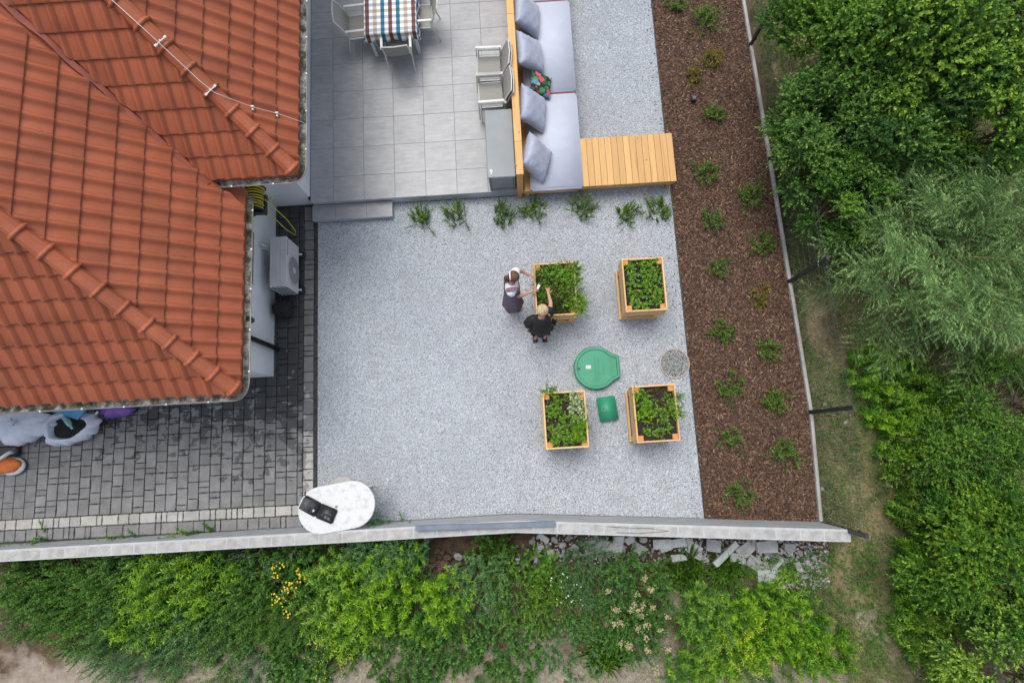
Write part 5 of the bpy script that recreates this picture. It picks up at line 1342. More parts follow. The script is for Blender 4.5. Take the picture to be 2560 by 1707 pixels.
def head_bits(p,c,fwd,mat_hair=None,r=.088):
    c=Vector(c); f=Vector(fwd).normalized(); s=f.cross(Vector((0,0,1))).normalized(); u=s.cross(f).normalized()
    mb=MB(); M_=Matrix(((s.x,f.x,u.x,c.x),(s.y,f.y,u.y,c.y),(s.z,f.z,u.z,c.z),(0,0,0,1)))
    mb.ball((0,.088,-.012),(.011,.018,.020),8,6,M=M_); nz=mb.build('nose',MAT['skin'],p,smooth=True)
    for q_ in (-1,1):
        mb=MB(); mb.ball((q_*.030,.078,.010),(.012,.010,.007),8,6,M=M_); mb.build('eye',MAT['white_cloth'],p,smooth=True)
        mb=MB(); mb.ball((q_*.083,.0,-.008),(.012,.02,.03),8,6,M=M_); mb.build('ear',MAT['skin'],p,smooth=True)
    mb=MB(); mb.ball((0,.080,-.045),(.024,.010,.007),8,6,M=M_); mb.build('mouth',simple('lips',(.42,.14,.11)),p,smooth=True)
    return M_
def person(label,J,fwd,loc):
    t=thing('person',label,'person',loc)
    nodes=[];edges=[];ix={}
    def nd(k,p,r): ix[k]=len(nodes); nodes.append((Vector(p),r))
    def ed(*ks):
        for a,b in zip(ks,ks[1:]): edges.append((ix[a],ix[b]))
    f=Vector(fwd).normalized()
    nd('pelvis',J['pelvis'],(.13,.105)); nd('waist',Vector(J['pelvis']).lerp(Vector(J['chest']),.5),(.115,.09)); nd('chest',J['chest'],(.135,.10))
    nd('neck0',J['neck'],.052); nd('neck1',Vector(J['neck']).lerp(Vector(J['head']),.35),.048)
    h=Vector(J['head']); nd('h0',h-Vector((0,0,.055))+f*.01,.068); nd('h1',h+Vector((0,0,.0)),.088); nd('h2',h+Vector((0,0,.055)),.078)
    ed('pelvis','waist','chest','neck0','neck1','h0','h1','h2')
    for s in 'LR':
        nd('sh'+s,J['sh'+s],.050); nd('el'+s,J['el'+s],.036); nd('wr'+s,J['wr'+s],.0235)
        hv=(Vector(J['tip'+s])-Vector(J['wr'+s])).normalized(); nd('pm'+s,Vector(J['wr'+s])+hv*.055,(.034,.016)); ed('chest','sh'+s,'el'+s,'wr'+s,'pm'+s)
        nd('hip'+s,J['hip'+s],.085); nd('kn'+s,J['kn'+s],.056); nd('an'+s,J['an'+s],.036); nd('he'+s,Vector(J['an'+s])-Vector((0,0,.045))-f*.02,.032); nd('ft'+s,Vector(J['an'+s])+f*.13-Vector((0,0,.055)),(.040,.022)); ed('pelvis','hip'+s,'kn'+s,'an'+s,'he'+s); ed('an'+s,'ft'+s)
    roots=[0]
    for s in 'LR':
        d=Vector(J['tip'+s])-Vector(J['wr'+s]); sd=d.cross(Vector((0,0,1))) * (1 if s=='L' else -1)
        hand_nodes(nodes,edges,roots,J['wr'+s],J['tip'+s],sd,(0,0,1))
    skin_body('body',nodes,edges,t,MAT['skin'],roots,2)
    return t
def hair_strands(mb,c,r,fwd,n,down,seed,rad=.0055,droop=.0):
    rr=random.Random(seed); c=Vector(c); f=Vector(fwd).normalized(); s=f.cross(Vector((0,0,1))).normalized(); u=Vector((0,0,1))
    top=c+u*r*1.06+f*r*.25
    for i in range(n):
        a=rr.uniform(0,2*math.pi); dirr=(s*math.cos(a)+(-f)*(math.sin(a)*.9+.35)).normalized(); pts=[]
        if dirr.dot(f)>.55: continue
        L__=rr.uniform(.8,1.05)*down
        for k in range(7):
            th=k/6*L__
            if th<1.6: p=c+(u*math.cos(th)+dirr*math.sin(th))*r*1.05
            else: p=c+dirr*r*(1.03-.10*(th-1.6))-u*r*(th-1.6)*1.0
            pts.append(p+Vector((rr.uniform(-1,1),rr.uniform(-1,1),rr.uniform(-1,1)))*.003)
        pts[0]=top+s*rr.uniform(-.2,.2)*r-f*rr.uniform(-.1,.5)*r-u*.002
        mb.tube(pts,[rad*.8]+[rad]*5+[rad*.5],5)
# ---- blonde woman in black
P=W
J=dict(pelvis=P(1350,822,.90),chest=P(1353,799,1.20),neck=P(1355,790,1.33),head=P(1356,773,1.46),
 shL=P(1334,794,1.27),elL=P(1320,810,1.06),wrL=P(1319,818,.88),tipL=P(1322,824,.78),
 shR=P(1374,783,1.28),elR=P(1377,757,1.13),wrR=P(1371,734,1.03),tipR=P(1369,717,.98),
 hipL=P(1342,828,.84),knL=P(1339,830,.46),anL=P(1338,846,.09),hipR=P(1359,828,.84),knR=P(1360,830,.46),anR=P(1362,844,.09))
fw=Vector((.08,1,0)); wo_=person('blonde woman in a loose black dress reaching into the herb planter',J,fw,tuple(P(1350,840,0)))
MH=head_bits(wo_,J['head'],(.1,1,-.35))
def C_(k,t,z): 
    a=Vector(J['chest']).lerp(Vector(J['pelvis']),t); return (a.x,a.y,z)
nk=Vector(J['neck'])
def K_(dy,z): return (J['chest'].x-.005*(1.3-z),J['pelvis'].y+dy,z)
spec=[((nk.x,nk.y-.012,1.335),.075,.060,0,3,0),((nk.x,nk.y-.02,1.325),.115,.080,.02,5,0),(K_(.09,1.27),.160,.105,.02,5,0),(K_(.06,1.17),.170,.12,.03,6,0),(K_(.03,1.0),.165,.13,.04,6,0),
 (K_(.03,.88),.180,.145,.05,7,0),(K_(.05,.74),.195,.15,.08,7,0),(K_(.07,.62),.21,.155,.11,8,0),(K_(.07,.57),.215,.16,.13,9,0)]
mb=MB(); mb.loft(loftrings(spec,44,2.3),cap0=False,cap1=False)
sleeve(mb,Vector(J['shL'])+Vector((.02,0,.0)),Vector(J['elL'])+Vector((0,0,-.02)),.075,.100,.090,.12); sleeve(mb,Vector(J['shR'])+Vector((-.03,-.02,.0)),Vector(J['shR']).lerp(Vector(J['elR']),.35),.085,.095,.085,.1)
mb.build('dress',MAT['black_cloth'],wo_,smooth=True)
mb=MB(); 
for (a,b,z) in ((1388,808,.95),(1380,822,.75),(1364,828,.62)): 
    c=P(a,b,z); mb.ball((c.x-.02,c.y+.02,z),(.05,.06,.09),12,6,f=lambda t_,p_:1+.25*math.sin(4*t_))
mb.build('dress_ruffle',MAT['black_cloth'],wo_,smooth=True)
mb=MB(); h=Vector(J['head']); mb.ball(h+Vector((0,-.012,.014)),(.093,.100,.100),18,10); mb.ball(h+Vector((0,-.060,-.05)),(.082,.045,.085),14,8); hair_strands(mb,h+Vector((0,-.012,.012)),.092,(0.05,1,0),170,2.55,4,.0065)
mb.build('hair',MAT['blonde'],wo_,smooth=True)
for s_1 in 'LR':
    a=Vector(J['an'+s_1]); mb=MB(); mb.box(-.045,.045,-.075,.165,-.0,.018,.008,M=Matrix.Translation((a.x,a.y,.004))); mb.box(-.048,.048,.07,.10,.015,.06,.01,M=Matrix.Translation((a.x,a.y,.004))); mb.build('sandal',MAT['black'],wo_)
# ---- brown haired woman in pinafore
J=dict(pelvis=P(1281,746,.88),chest=P(1279,711,1.22),neck=P(1279,704,1.34),head=P(1286,692,1.46),
 shL=P(1285,678,1.29),elL=P(1305,678,1.10),wrL=P(1322,688,1.02),tipL=P(1338,694,.97),
 shR=P(1273,729,1.26),elR=P(1297,742,1.02),wrR=P(1328,729,1.0),tipR=P(1342,724,.98),
 hipL=P(1282,737,.82),knL=P(1284,745,.46),anL=P(1285,764,.09),hipR=P(1280,757,.82),knR=P(1280,762,.46),anR=P(1272,771,.09))
fw=Vector((1,-.12,0)); gi_=person('brown haired woman in grey purple pinafore and white blouse at the planter side',J,fw,tuple(P(1280,765,0)))
head_bits(gi_,J['head'],(1,-.25,-.45))
ch=Vector(J['chest']);pe=Vector(J['pelvis'])
def D_(t,z): a=ch.lerp(pe,t); return (a.x,a.y,z)
mb=MB(); mb.loft(loftrings([((J['neck'].x,J['neck'].y,1.335),.065,.07,0,3,0),(D_(-.12,1.31),.085,.12,0,3,0),(D_(0,1.26),.115,.175,.01,4,0),(D_(.3,1.12),.125,.165,.01,4,0)],32,1),cap0=False,cap1=False)
sleeve(mb,Vector(J['shL'])+Vector((-.01,-.03,.0)),Vector(J['shL']).lerp(Vector(J['elL']),.38),.070,.082,.072,.05); sleeve(mb,Vector(J['shR'])+Vector((0,.03,.0)),Vector(J['shR']).lerp(Vector(J['elR']),.38),.070,.082,.072,.05)
mb.build('blouse',MAT['white_cloth'],gi_,smooth=True)
mb=MB(); mb.loft(loftrings([(D_(.08,1.215),.135,.168,0,3,0),(D_(.3,1.12),.14,.172,.01,4,0),(D_(.6,1.0),.14,.165,.02,4,0),(D_(.9,.9),.155,.17,.03,5,0),(D_(1.0,.72),.175,.19,.05,5,0),(D_(1.0,.55),.19,.20,.06,6,0)],40,1.1),cap0=False,cap1=False); dr=mb.build('pinafore',MAT['purple_cloth'],gi_,smooth=True)
for y_ in (-.095,.095):
    mb=MB(); c=ch; pts=[(c.x+.125,c.y+y_,1.20),(c.x+.09,c.y+y_*1.15,1.305),(c.x-.02,c.y+y_*1.2,1.335),(c.x-.10,c.y+y_*1.1,1.25)]; 
    mb.loft([[(p[0],p[1]-.03,p[2]+.0),(p[0],p[1]+.03,p[2]+.0),(p[0],p[1]+.03,p[2]+.012),(p[0],p[1]-.03,p[2]+.012)] for p in pts]); mb.build('strap',MAT['mauve'],gi_)
mb=MB(); h=Vector(J['head']); mb.ball(h+Vector((-.012,0,.014)),(.100,.095,.101),18,10); hair_strands(mb,h+Vector((-.012,0,.012)),.092,(1,-.2,0),140,1.75,9,.0065)
pt=P(1264,694,1.44); 
for i in range(26):
    rr=random.Random(i); o_=Vector((rr.uniform(-.02,.02),rr.uniform(-.025,.025),rr.uniform(-.02,.02))); mb.tube([h+Vector((-.08,.01,.03))+o_*.4,h+Vector((-.12,.0,.01))+o_*.8,Vector(pt)+Vector((0,-.0,-.05))+o_*1.4,Vector(pt)+Vector((-.015,-.04,-.16))+o_],[.012,.013,.012,.004],5)
mb.build('hair',MAT['brown'],gi_,smooth=True)
mb=MB(); c=h+Vector((-.085,.015,.035)); mb.tube([h+Vector((-.062-.012*math.cos(a),.078*math.sin(a)+.01,.025+.078*math.cos(a))) for a in np.linspace(-1.5,1.5,15)],[.006]+[.013]*13+[.006],8); mb.build('hair_scarf',MAT['white_cloth'],gi_,smooth=True)
for s_1 in 'LR':
    a=Vector(J['an'+s_1]); mb=MB(); mb.box(-.075,.165,-.046,.046,-.0,.045,.014,M=Matrix.Translation((a.x,a.y,.004))@Matrix.Rotation(R(-8),4,'Z')); mb.build('shoe',MAT['yellow'],gi_)
mb=MB(); c=P(1346,717,1.0); mb.box(-.045,.045,-.022,.022,-.008,.012,.006,M=Matrix.Translation(c)@Matrix.Rotation(R(65),4,'Z')); mb.tube([c+Vector((-.02,-.05,0)),c+Vector((.0,-.03,.01)),c+Vector((.01,.0,.0))],.007,6)
tag(mb.build('hand_tool',MAT['white_cloth']),'small white hand tool held over the herbs by the brown haired woman','tool')

# ================================================================== HERBS IN THE PLANTERS
def herb(label,px,py,r,h,leaf='herb',lL=.034,lW=.024,ns=None,nl=9,z=.765,seed=None,tilt=.55,ang=1.25,t0=.25,cat='herb',name='herb_plant',bias=(0,0),tip=.75,branch=0,taper=.2,flowers=None):
    c=W(px,py,z+h*.6); ns=int(1.7*(ns or int(16+r*150))); lL*=1.15; lW*=1.25; h*=1.1
    return weed(label,cat,(c.x-bias[0]*h*.5,c.y-bias[1]*h*.5,z),r,h,ns,nl,leaf,lL,lW,ang=ang,tilt=tilt,seed=seed if seed is not None else int(px*7+py),tip=tip,tpow=1.0,name=name,t0=t0,bias=bias,branch=branch,taper=taper,flowers=flowers)
A_='the women\'s planter'
herb('curly green parsley in the far left corner of '+A_,1353,678,.10,.20,lL=.022,lW=.02,ns=40)
herb('bright celery-like herb at the far side of '+A_,1389,679,.13,.26,lL=.034,lW=.028,ns=46)
herb('fine-leaved herb at the far right of '+A_,1420,674,.12,.24,lL=.026,lW=.018,ns=46)
herb('sprig hanging over the far right corner of '+A_,1440,667,.09,.24,lL=.03,lW=.02,bias=(.3,0))
herb('low thyme cushion at the far left hand of '+A_,1363,697,.14,.14,leaf='olive',lL=.014,lW=.008,ns=80,nl=14,tip=.4)
herb('tall leafy stem in the middle right of '+A_,1424,692,.13,.28,ns=50)
herb('oregano clump in front of the brown haired woman',1358,720,.15,.20,lL=.02,lW=.014,ns=80,nl=11)
herb('oregano trailing near the blonde woman\'s hand',1365,741,.10,.16,lL=.02,lW=.014,ns=46)
herb('grey-green herb in the centre of '+A_,1397,727,.15,.20,leaf='shrub',lL=.022,lW=.012,ns=76,nl=12)
herb('lovage arching over the right edge of '+A_,1435,716,.16,.27,lL=.032,lW=.018,ns=56,bias=(.35,0))
herb('feathery yellow-green dill at the near side of '+A_,1399,763,.14,.20,leaf='olive',lL=.030,lW=.0035,ns=130,nl=22,ang=.8,tip=.9)
herb('bright lovage hanging over the near right corner of '+A_,1447,757,.15,.27,lL=.036,lW=.024,ns=70,bias=(.5,0),tip=1.0)
herb('pale flower stalk at the right edge of '+A_,1434,740,.06,.24,leaf='pale',lL=.016,lW=.008,ns=12)
B_='the far right planter'
grid=[(1577,663,'far left'),(1606,660,'far middle'),(1634,654,'far right'),(1580,688,'second row left'),(1611,683,'second row middle'),(1636,682,'second row right'),(1581,712,'centre left'),(1613,708,'centre'),(1640,703,'centre right'),(1585,735,'fourth row left'),(1615,732,'fourth row middle'),(1646,730,'fourth row right'),(1590,758,'near left'),(1618,763,'near middle'),(1643,749,'near right')]
for i,(a,b,l_) in enumerate(grid): 
    big = .085 if i not in (1,13,0) else .06
    herb('small strawberry plant, %s in %s'%(l_,B_),a,b,big*.92,.14,lL=.042,lW=.034,ns=17,nl=6,seed=100+i,cat='plant',name='strawberry_plant')
for a,b in ((1637,676),(1634,742),(1598,727)):
    mb=MB(); c=W(a,b,.88); mb.ball(tuple(c),.016,8,6); tag(mb.build('strawberry',simple('berry_orange',(.6,.2,.12))),'orange berry among the strawberry plants, %s'%('far right' if b==676 else 'near right' if b==742 else 'middle left'),'berry')
C__='the near left planter'
for a,b,r,h,lf,l1,w1,lb in ((1374,978,.09,.24,'herb',.03,.022,'celery leaves leaning out at the far left corner of '),(1400,997,.11,.19,'herb',.026,.022,'parsley bunch at the far side of '),(1439,995,.10,.16,'pale',.045,.035,'variegated pale-edged herb at the far right of '),
  (1390,1031,.14,.18,'herb',.036,.030,'round-leaved basil clump at the left of '),(1449,1029,.12,.17,'pale',.05,.036,'variegated pale-edged herb at the middle right of '),(1415,1054,.11,.16,'herb',.03,.02,'dark parsley in the middle of '),
  (1445,1061,.12,.22,'golden',.05,.010,'spiky yellow-green tarragon at the right of '),(1389,1077,.10,.18,'herb',.034,.030,'round-leaved basil at the near left of '),(1389,1098,.09,.17,'herb',.032,.028,'small basil at the near left corner of '),(1421,1095,.12,.17,'herb',.034,.028,'leafy basil at the near side of '),(1449,1088,.10,.19,'golden',.045,.010,'spiky tarragon at the near right of ')):
    herb(lb+C__,a,b,r,h,leaf=lf,lL=l1,lW=w1,ns=int(260*r) if lf!='golden' else 34,nl=8 if lf!='golden' else 22)
D__='the near right planter'
for a,b,r,h,lf,l1,w1,lb in ((1603,988,.10,.18,'herb',.036,.026,'mint at the far left of '),(1617,1010,.12,.18,'herb',.036,.026,'mint at the left of '),(1614,1036,.13,.19,'golden',.034,.026,'bright yellow-green mint in the middle left of '),(1640,980,.09,.16,'reddish',.020,.010,'bronze thyme at the far side of '),
  (1655,1005,.07,.10,'reddish',.018,.008,'sparse bronze sprigs in the middle of '),(1653,1036,.12,.19,'golden',.040,.016,'spiky bright herb in the middle of '),(1681,997,.09,.16,'herb',.030,.022,'leafy herb at the far right of '),(1686,1028,.12,.20,'broad',.036,.030,'dark round-leaved herb at the right edge of '),
  (1702,990,.06,.24,'herb',.026,.018,'thin sprig over the right edge of '),(1623,1078,.055,.13,'herb',.032,.022,'small seedling near the left corner of '),(1650,1080,.075,.14,'herb',.034,.024,'small seedling in the near middle of '),(1673,1068,.055,.13,'herb',.034,.024,'small seedling near the right corner of ')):
    herb(lb+D__,a,b,r,h,leaf=lf,lL=l1,lW=w1,ns=int(250*r),nl=8,bias=(.35,0) if a==1702 else (0,0))

# ================================================================== YARD SHRUBS
def yshrub(label,px,py,r,h,leaf='shrub',seed=1,ns=26,nl=26,group=None,bias=(0,0),lL=.036,lW=.021):
    c=W(px,py,h*.4); h*=1.05; ns=int(ns*1.1); return weed(label,'shrub',(c.x,c.y,0),r*.5,h,ns,18,leaf,lL*.95,lW*1.35,ang=1.1,tilt=.62,seed=seed,tip=.7,tpow=1.5,name='young_shrub',group=group,bias=bias,branch=6,t0=.15,taper=.1)
G1='row of young shrubs planted in the gravel'
for i,(a,b,r,h,lf,lb,bi) in enumerate(((1053,541,.30,.36,'shrub','first young shrub from the left in the gravel row, upright and dense',(0,.2)),(1141,538,.32,.45,'shrub','second young shrub in the gravel row, tall shoot leaning to the patio',(-.15,.5)),(1254,538,.36,.42,'shrub','third young shrub in the gravel row, wide and twiggy',(.2,.25)),
   (1338,526,.36,.38,'shrub','fourth young shrub in the gravel row, round and dark',(0,.05)),(1454,524,.40,.44,'shrub','fifth young shrub in the gravel row, tallest, below the bench end',(.2,.3)),(1570,532,.34,.36,'shrub','sixth young shrub in the gravel row with a side shoot to the right',(.3,0)),(1648,528,.36,.36,'shrub','last young shrub in the gravel row beside the bark bed',(-.1,.2)))):
    yshrub(lb,a,b,r,h,lf,300+i,30,26,G1,bi)
G2='young shrubs planted in the bark bed'
bl_=[(1768,36,.42,.5,'shrub','bright green shrub at the top of the bark bed'),(1693,6,.3,.3,'shrub','dark shrub cut by the top edge of the photo in the bark bed'),(1781,146,.32,.32,'yshrub','orange tinted shrub in the upper bark bed, right one of two'),(1735,188,.26,.28,'yshrub','orange tinted shrub above the spot lamp'),
 (1792,282,.32,.38,'shrub','green shrub right below the spot lamp'),(1760,430,.36,.36,'shrub','dark shrub right of the slatted bench'),(1878,484,.40,.38,'shrub','wide shrub by the fence, level with the bench'),(1784,552,.30,.36,'shrub','shrub in the bark bed right of the gravel row'),
 (1910,608,.36,.32,'shrub','dim green shrub close to the fence above the middle post'),(1800,672,.30,.28,'shrub','small shrub in the bark bed beyond the far right planter'),(1903,742,.34,.22,'yshrub','low yellow-green shrub near the middle fence post'),(1810,828,.34,.30,'shrub','sprawling three-branched shrub near the terracotta ring'),
 (1926,868,.36,.34,'shrub','dense green shrub near the fence, level with the terracotta ring'),(1828,957,.40,.40,'shrub','large loose shrub right of the near right planter'),(1946,1006,.36,.38,'shrub','green shrub beside the lower fence post'),(1832,1085,.30,.36,'shrub','narrow shrub low in the bark bed, left side'),(1973,1135,.42,.48,'shrub','tall yellow-green shrub by the fence near the wall'),(1858,1234,.38,.34,'shrub','last shrub of the bark bed, close to the block wall')]
for i,(a,b,r,h,lf,lb) in enumerate(bl_): yshrub(lb,a,b,r*.95,h,lf,400+i,24 if r<.33 else 32,24,G2,(random.uniform(-.2,.2),random.uniform(-.2,.2)))

# ================================================================== TREES AND TALL SHRUBS, RIGHT SIDE
def ct(label,px,py,zmid,rx,ry,h,leaf,nsh,**k):
    c=W(px,py,zmid); return crown_tree(label,k.pop('cat','shrub'),(c.x,c.y,-.1),(rx,ry),h,leaf,nsh,**k)
ct('tall broadleaf shrub leaning towards the fence at the top of the photo',2140,95,2.0,1.35,1.45,3.2,'broad2',4300,seed=21,lL=.07,lW=.046,lumps=22)
ct('broadleaf shrub behind the fence, right of the orange tinted shrubs',2090,315,1.7,1.0,1.25,2.6,'broad2',3300,seed=22,lL=.066,lW=.044,lumps=18)
ct('tall light green broadleaf tree at the top right',2330,90,2.4,1.45,1.5,3.9,'broad',4200,seed=23,lL=.078,lW=.050,lumps=20,tip=.85,cat='tree')
ct('broadleaf tree in the top right corner',2550,60,2.6,1.3,1.4,4.1,'broad',3000,seed=24,lL=.078,lW=.050,lumps=18,tip=.95,cat='tree')
ct('broadleaf tree between the willow and the top right corner',2480,270,2.2,1.25,1.1,3.6,'broad',3400,seed=25,lL=.074,lW=.048,lumps=18,tip=.9,cat='tree')
ct('dark broadleaf shrub in the middle of the upper thicket',2240,290,1.9,1.2,1.1,3.0,'broad2',3200,seed=26,lL=.07,lW=.046,lumps=18)
ct('broadleaf shrub left of the willow, beside the fence mesh',2120,485,1.4,.75,.75,2.2,'broad2',2200,seed=27,lL=.05,lW=.033,lumps=14)
c=W(2395,625,1.9); willow('large feathery grey green willow right of the fence',(c.x,c.y,-.1),(1.85,1.75),2.9,170,28)
c=W(2600,720,1.9); willow('second willow reaching in from the right edge',(c.x,c.y,-.1),(1.3,1.4),2.8,85,29)
c=W(2520,520,1.9); willow('willow branches above the large willow, at the right edge',(c.x,c.y,-.1),(1.2,1.1),2.9,70,38)
ct('low feathery willow shrub tucked below the broadleaf shrub by the fence',2175,600,.9,.6,.5,1.3,'mug',600,seed=30,lL=.05,lW=.008,nl=26,sl=.4,ang=.9,lumps=10)
ct('dark broadleaf shrub under the right end of the willow',2500,1010,1.0,.95,.8,1.7,'broad2',1500,seed=31,lL=.05,lW=.034,lumps=14)
ct('fine leaved dark shrub below the willow at the right edge',2440,1130,1.1,.9,.7,1.8,'broad2',1500,seed=32,lL=.045,lW=.028,lumps=14,tip=.8)
ct('big broadleaf bush with oval leaves at the lower right edge',2500,1400,1.3,1.35,1.15,2.3,'broad',3600,seed=33,lL=.075,lW=.040,lumps=20,tip=.35)
ct('light green broadleaf bush in the bottom right corner',2515,1640,1.2,1.1,.9,2.2,'broad',2300,seed=34,lL=.065,lW=.036,lumps=16,tip=1.0)
ct('low leafy bush in the goldenrod near the right edge',2300,1190,.6,.35,.35,1.0,'broad',420,seed=35,lL=.07,lW=.05,lumps=7,tip=.5)
def gold(label,px,py,r,h,leaf='golden',ns=34,nl=44,seed=None,lL=.088,lW=.015,bias=(0,0),tip=.95,tpow=2.6,el=1,rot=0,flowers=None,tilt=.22,ang=1.2,branch=0,cat='weeds',z=-.12,name='weed_clump'):
    if leaf=='golden' and lL>.07: ns=int(ns*.78); lL*=1.12; lW*=1.18; tilt*=.75; ang=1.38
    ns=int(ns*(2.5 if leaf in('mug','silver') else 2.0)); r*=1.08; lW*=1.55; lL*=1.16; lW*=(1.25 if leaf=='mug' else 1); tilt*=1.1; bias=(bias[0]*.4,bias[1]*.6)
    c=W(px,py,h*.6); return weed(label,cat,(c.x-bias[0]*h*.4,c.y-bias[1]*h*.4,z),r,h,ns,nl,leaf,lL,lW,ang=ang,tilt=tilt,seed=seed or int(px+3*py),tip=tip,tpow=tpow,bias=bias,el=el,rot=rot,flowers=flowers,branch=branch,name=name,t0=.2)
gs_off=36
gs=[(2180,925,.42,.9,'goldenrod clump at the lower left edge of the willow'),(2270,960,.45,.9,'goldenrod clump below the middle of the willow'),(2210,1010,.38,.8,'goldenrod clump beside the bare path below the willow'),(2360,1010,.45,.9,'shaded goldenrod clump under the willow tips'),
 (2290,1060,.42,.85,'goldenrod clump left of the fine leaved dark shrub'),(2250,1110,.36,.8,'goldenrod clump right of the lower fence post, beyond the grass'),(2370,1210,.5,.9,'goldenrod clump between the low leafy bush and the dark shrub'),(2480,1230,.5,.9,'goldenrod clump at the right edge above the big bush'),
 (2290,1270,.42,.8,'goldenrod clump left above the big oval leaved bush'),(2330,1350,.42,.8,'goldenrod clump at the left side of the big oval leaved bush'),(2300,1420,.4,.75,'goldenrod clump beside the lower grass, left of the big bush'),(2340,1500,.45,.85,'goldenrod clump below the big oval leaved bush'),
 (2300,1590,.4,.8,'goldenrod clump left of the bottom right bush'),(2380,1640,.45,.85,'goldenrod clump at the bottom, left of the corner bush'),(2430,1530,.42,.85,'goldenrod clump between the two lower right bushes')]
for i,(a,b,r,h,lb) in enumerate(gs): gold(lb,a+(gs_off if a<2310 else 8),b,r,h,ns=int(90*r),tip=.75)
# ================================================================== WEEDS BELOW THE WALL
gold('dark weeds in the bottom left corner of the wall base',50,1450,.55,.7,'mug',46,40,lL=.055,lW=.018,tip=.5,branch=1)
gold('dark mugwort leaning left at the lower left',170,1530,.75,.9,'mug',80,44,lL=.05,lW=.015,bias=(-.45,-.1),tip=.5,branch=1)
gold('mugwort mass between the corner weeds and the goldenrod, lower left',250,1450,.55,.8,'mug',56,40,lL=.05,lW=.015,bias=(-.4,0),tip=.8,branch=1)
gold('bright goldenrod clump, largest on the lower left',390,1490,.62,1.0,ns=62,bias=(-.3,.0))
gold('goldenrod clump right of the largest lower left one',500,1455,.45,.95,ns=44,bias=(-.25,.05))
gold('goldenrod clump under the tall shoots on the wall, lower left',420,1420,.42,.85,ns=36,bias=(-.2,.05))
gold('goldenrod clump at the foot of the large lower left one',330,1560,.42,.8,ns=36,bias=(-.35,-.1))
gold('grey green mugwort over the sand at the lower left',270,1625,.6,.75,'silver',60,44,lL=.05,lW=.012,bias=(-.4,-.2),tip=.4,branch=1)
gold('silver tipped mugwort left of the bottom middle',400,1610,.5,.75,'silver',48,40,lL=.05,lW=.012,bias=(-.3,-.2),tip=.6,branch=1)
gold('tall dark nettles reaching over the block wall',460,1402,.36,.95,'mug',22,40,lL=.06,lW=.024,bias=(-.1,.12),tip=.4,ang=1.3)
gold('dark nettles left of the wall top shoots',285,1408,.3,.75,'mug',20,34,lL=.06,lW=.026,bias=(-.1,.1),tip=.4)
gold('dark mugwort right of the goldenrod, lower left',575,1470,.55,.8,'mug',58,40,lL=.05,lW=.015,bias=(-.15,0),tip=.45,branch=1)
gold('feathery bright green weeds below the yellow flowers',620,1540,.42,.8,'golden',70,46,lL=.045,lW=.006,tip=.35)
gold('feathery green weeds left of the bright central goldenrod',690,1580,.4,.75,'golden',64,46,lL=.045,lW=.006,tip=.35)
gold('dark leafy weeds around the yellow flowers',700,1450,.5,.7,'mug',46,36,lL=.055,lW=.02,tip=.3,branch=1)
gold('yellow flowering tansy below the wall, left of centre',716,1466,.22,.80,'mug',14,26,lL=.05,lW=.014,flowers=('petal_y',14,.016,6,.035),cat='flowers',name='flowering_plant')
gold('dark weeds below the white table',800,1420,.55,.65,'mug',56,34,lL=.055,lW=.02,tip=.4,branch=1)
gold('bright central goldenrod clump, left part',830,1500,.55,1.0,ns=56,tip=1.0)
gold('bright central goldenrod clump, right part',930,1500,.55,1.05,ns=60,tip=1.0)
gold('bright central goldenrod clump, near part',860,1570,.42,.9,ns=40,tip=1.0)
gold('silvery willow herb reaching over the wall, right of the white table',930,1384,.40,1.0,'silver',46,50,lL=.055,lW=.009,bias=(-.02,.02),tip=.7,branch=3)
gold('silvery willow herb in front of the brown soil strip',1010,1378,.32,.95,'silver',30,44,lL=.055,lW=.009,tip=.7,branch=2)
gold('yellow-green goldenrod between willow herb and central clump',985,1420,.36,.95,ns=32,tip=.9)
gold('bright goldenrod clump right of centre below the wall',1115,1500,.34,.95,ns=34,tip=1.0)
gold('goldenrod shoots below the right of centre clump',1060,1545,.34,.8,ns=28,tip=.8)
gold('fine silver leaved weeds right of centre',1195,1470,.42,.9,'silver',50,44,lL=.04,lW=.008,tip=.8,branch=2)
gold('dark leafy weeds below the silver leaved ones',1120,1600,.55,.5,'mug',56,22,lL=.07,lW=.03,tip=.3)
gold('round bushy green spurge, left of two',1290,1490,.40,.85,'golden',60,40,lL=.035,lW=.010,tip=.8)
gold('round bushy green spurge, right of two',1365,1480,.28,.8,'golden',36,40,lL=.035,lW=.010,tip=.85)
gold('small bushy green spurge below the two round ones',1345,1550,.24,.7,'golden',26,36,lL=.035,lW=.010,tip=.85)
gold('fine leaved green bush under the rubble, centre right',1490,1440,.50,.8,'silver',90,40,lL=.03,lW=.006,tip=.35,branch=2)
gold('white daisies right of the bushy spurge',1416,1475,.22,.55,'mug',26,16,lL=.03,lW=.012,flowers=('petal_w',22,.013,1,.01),cat='flowers',name='flowering_plant')
gold('single purple flower spike below the wall',1308,1397,.07,.65,'mug',5,18,lL=.05,lW=.012,flowers=('petal_p',2,.016,7,.02),cat='flowers',name='flowering_plant')
gold('small yellow flowering plant at the bottom, left of centre',840,1645,.34,.5,'mug',46,20,lL=.03,lW=.01,flowers=('petal_y',38,.008,2,.04),cat='flowers',name='flowering_plant')
gold('tan plumed weed bush below the rubble',1600,1500,.55,.95,'mug',70,34,lL=.055,lW=.02,tip=.3,flowers=('plume',17,.011,20,.024),branch=1,cat='weeds')
gold('tan plumed weeds, near part, bottom middle',1590,1600,.40,.85,'mug',44,30,lL=.055,lW=.02,tip=.3,flowers=('plume',9,.013,22,.028),cat='weeds')
gold('wide goldenrod thicket right of the tan plumed bush',1790,1560,0.46,.85,ns=56,tip=.6)
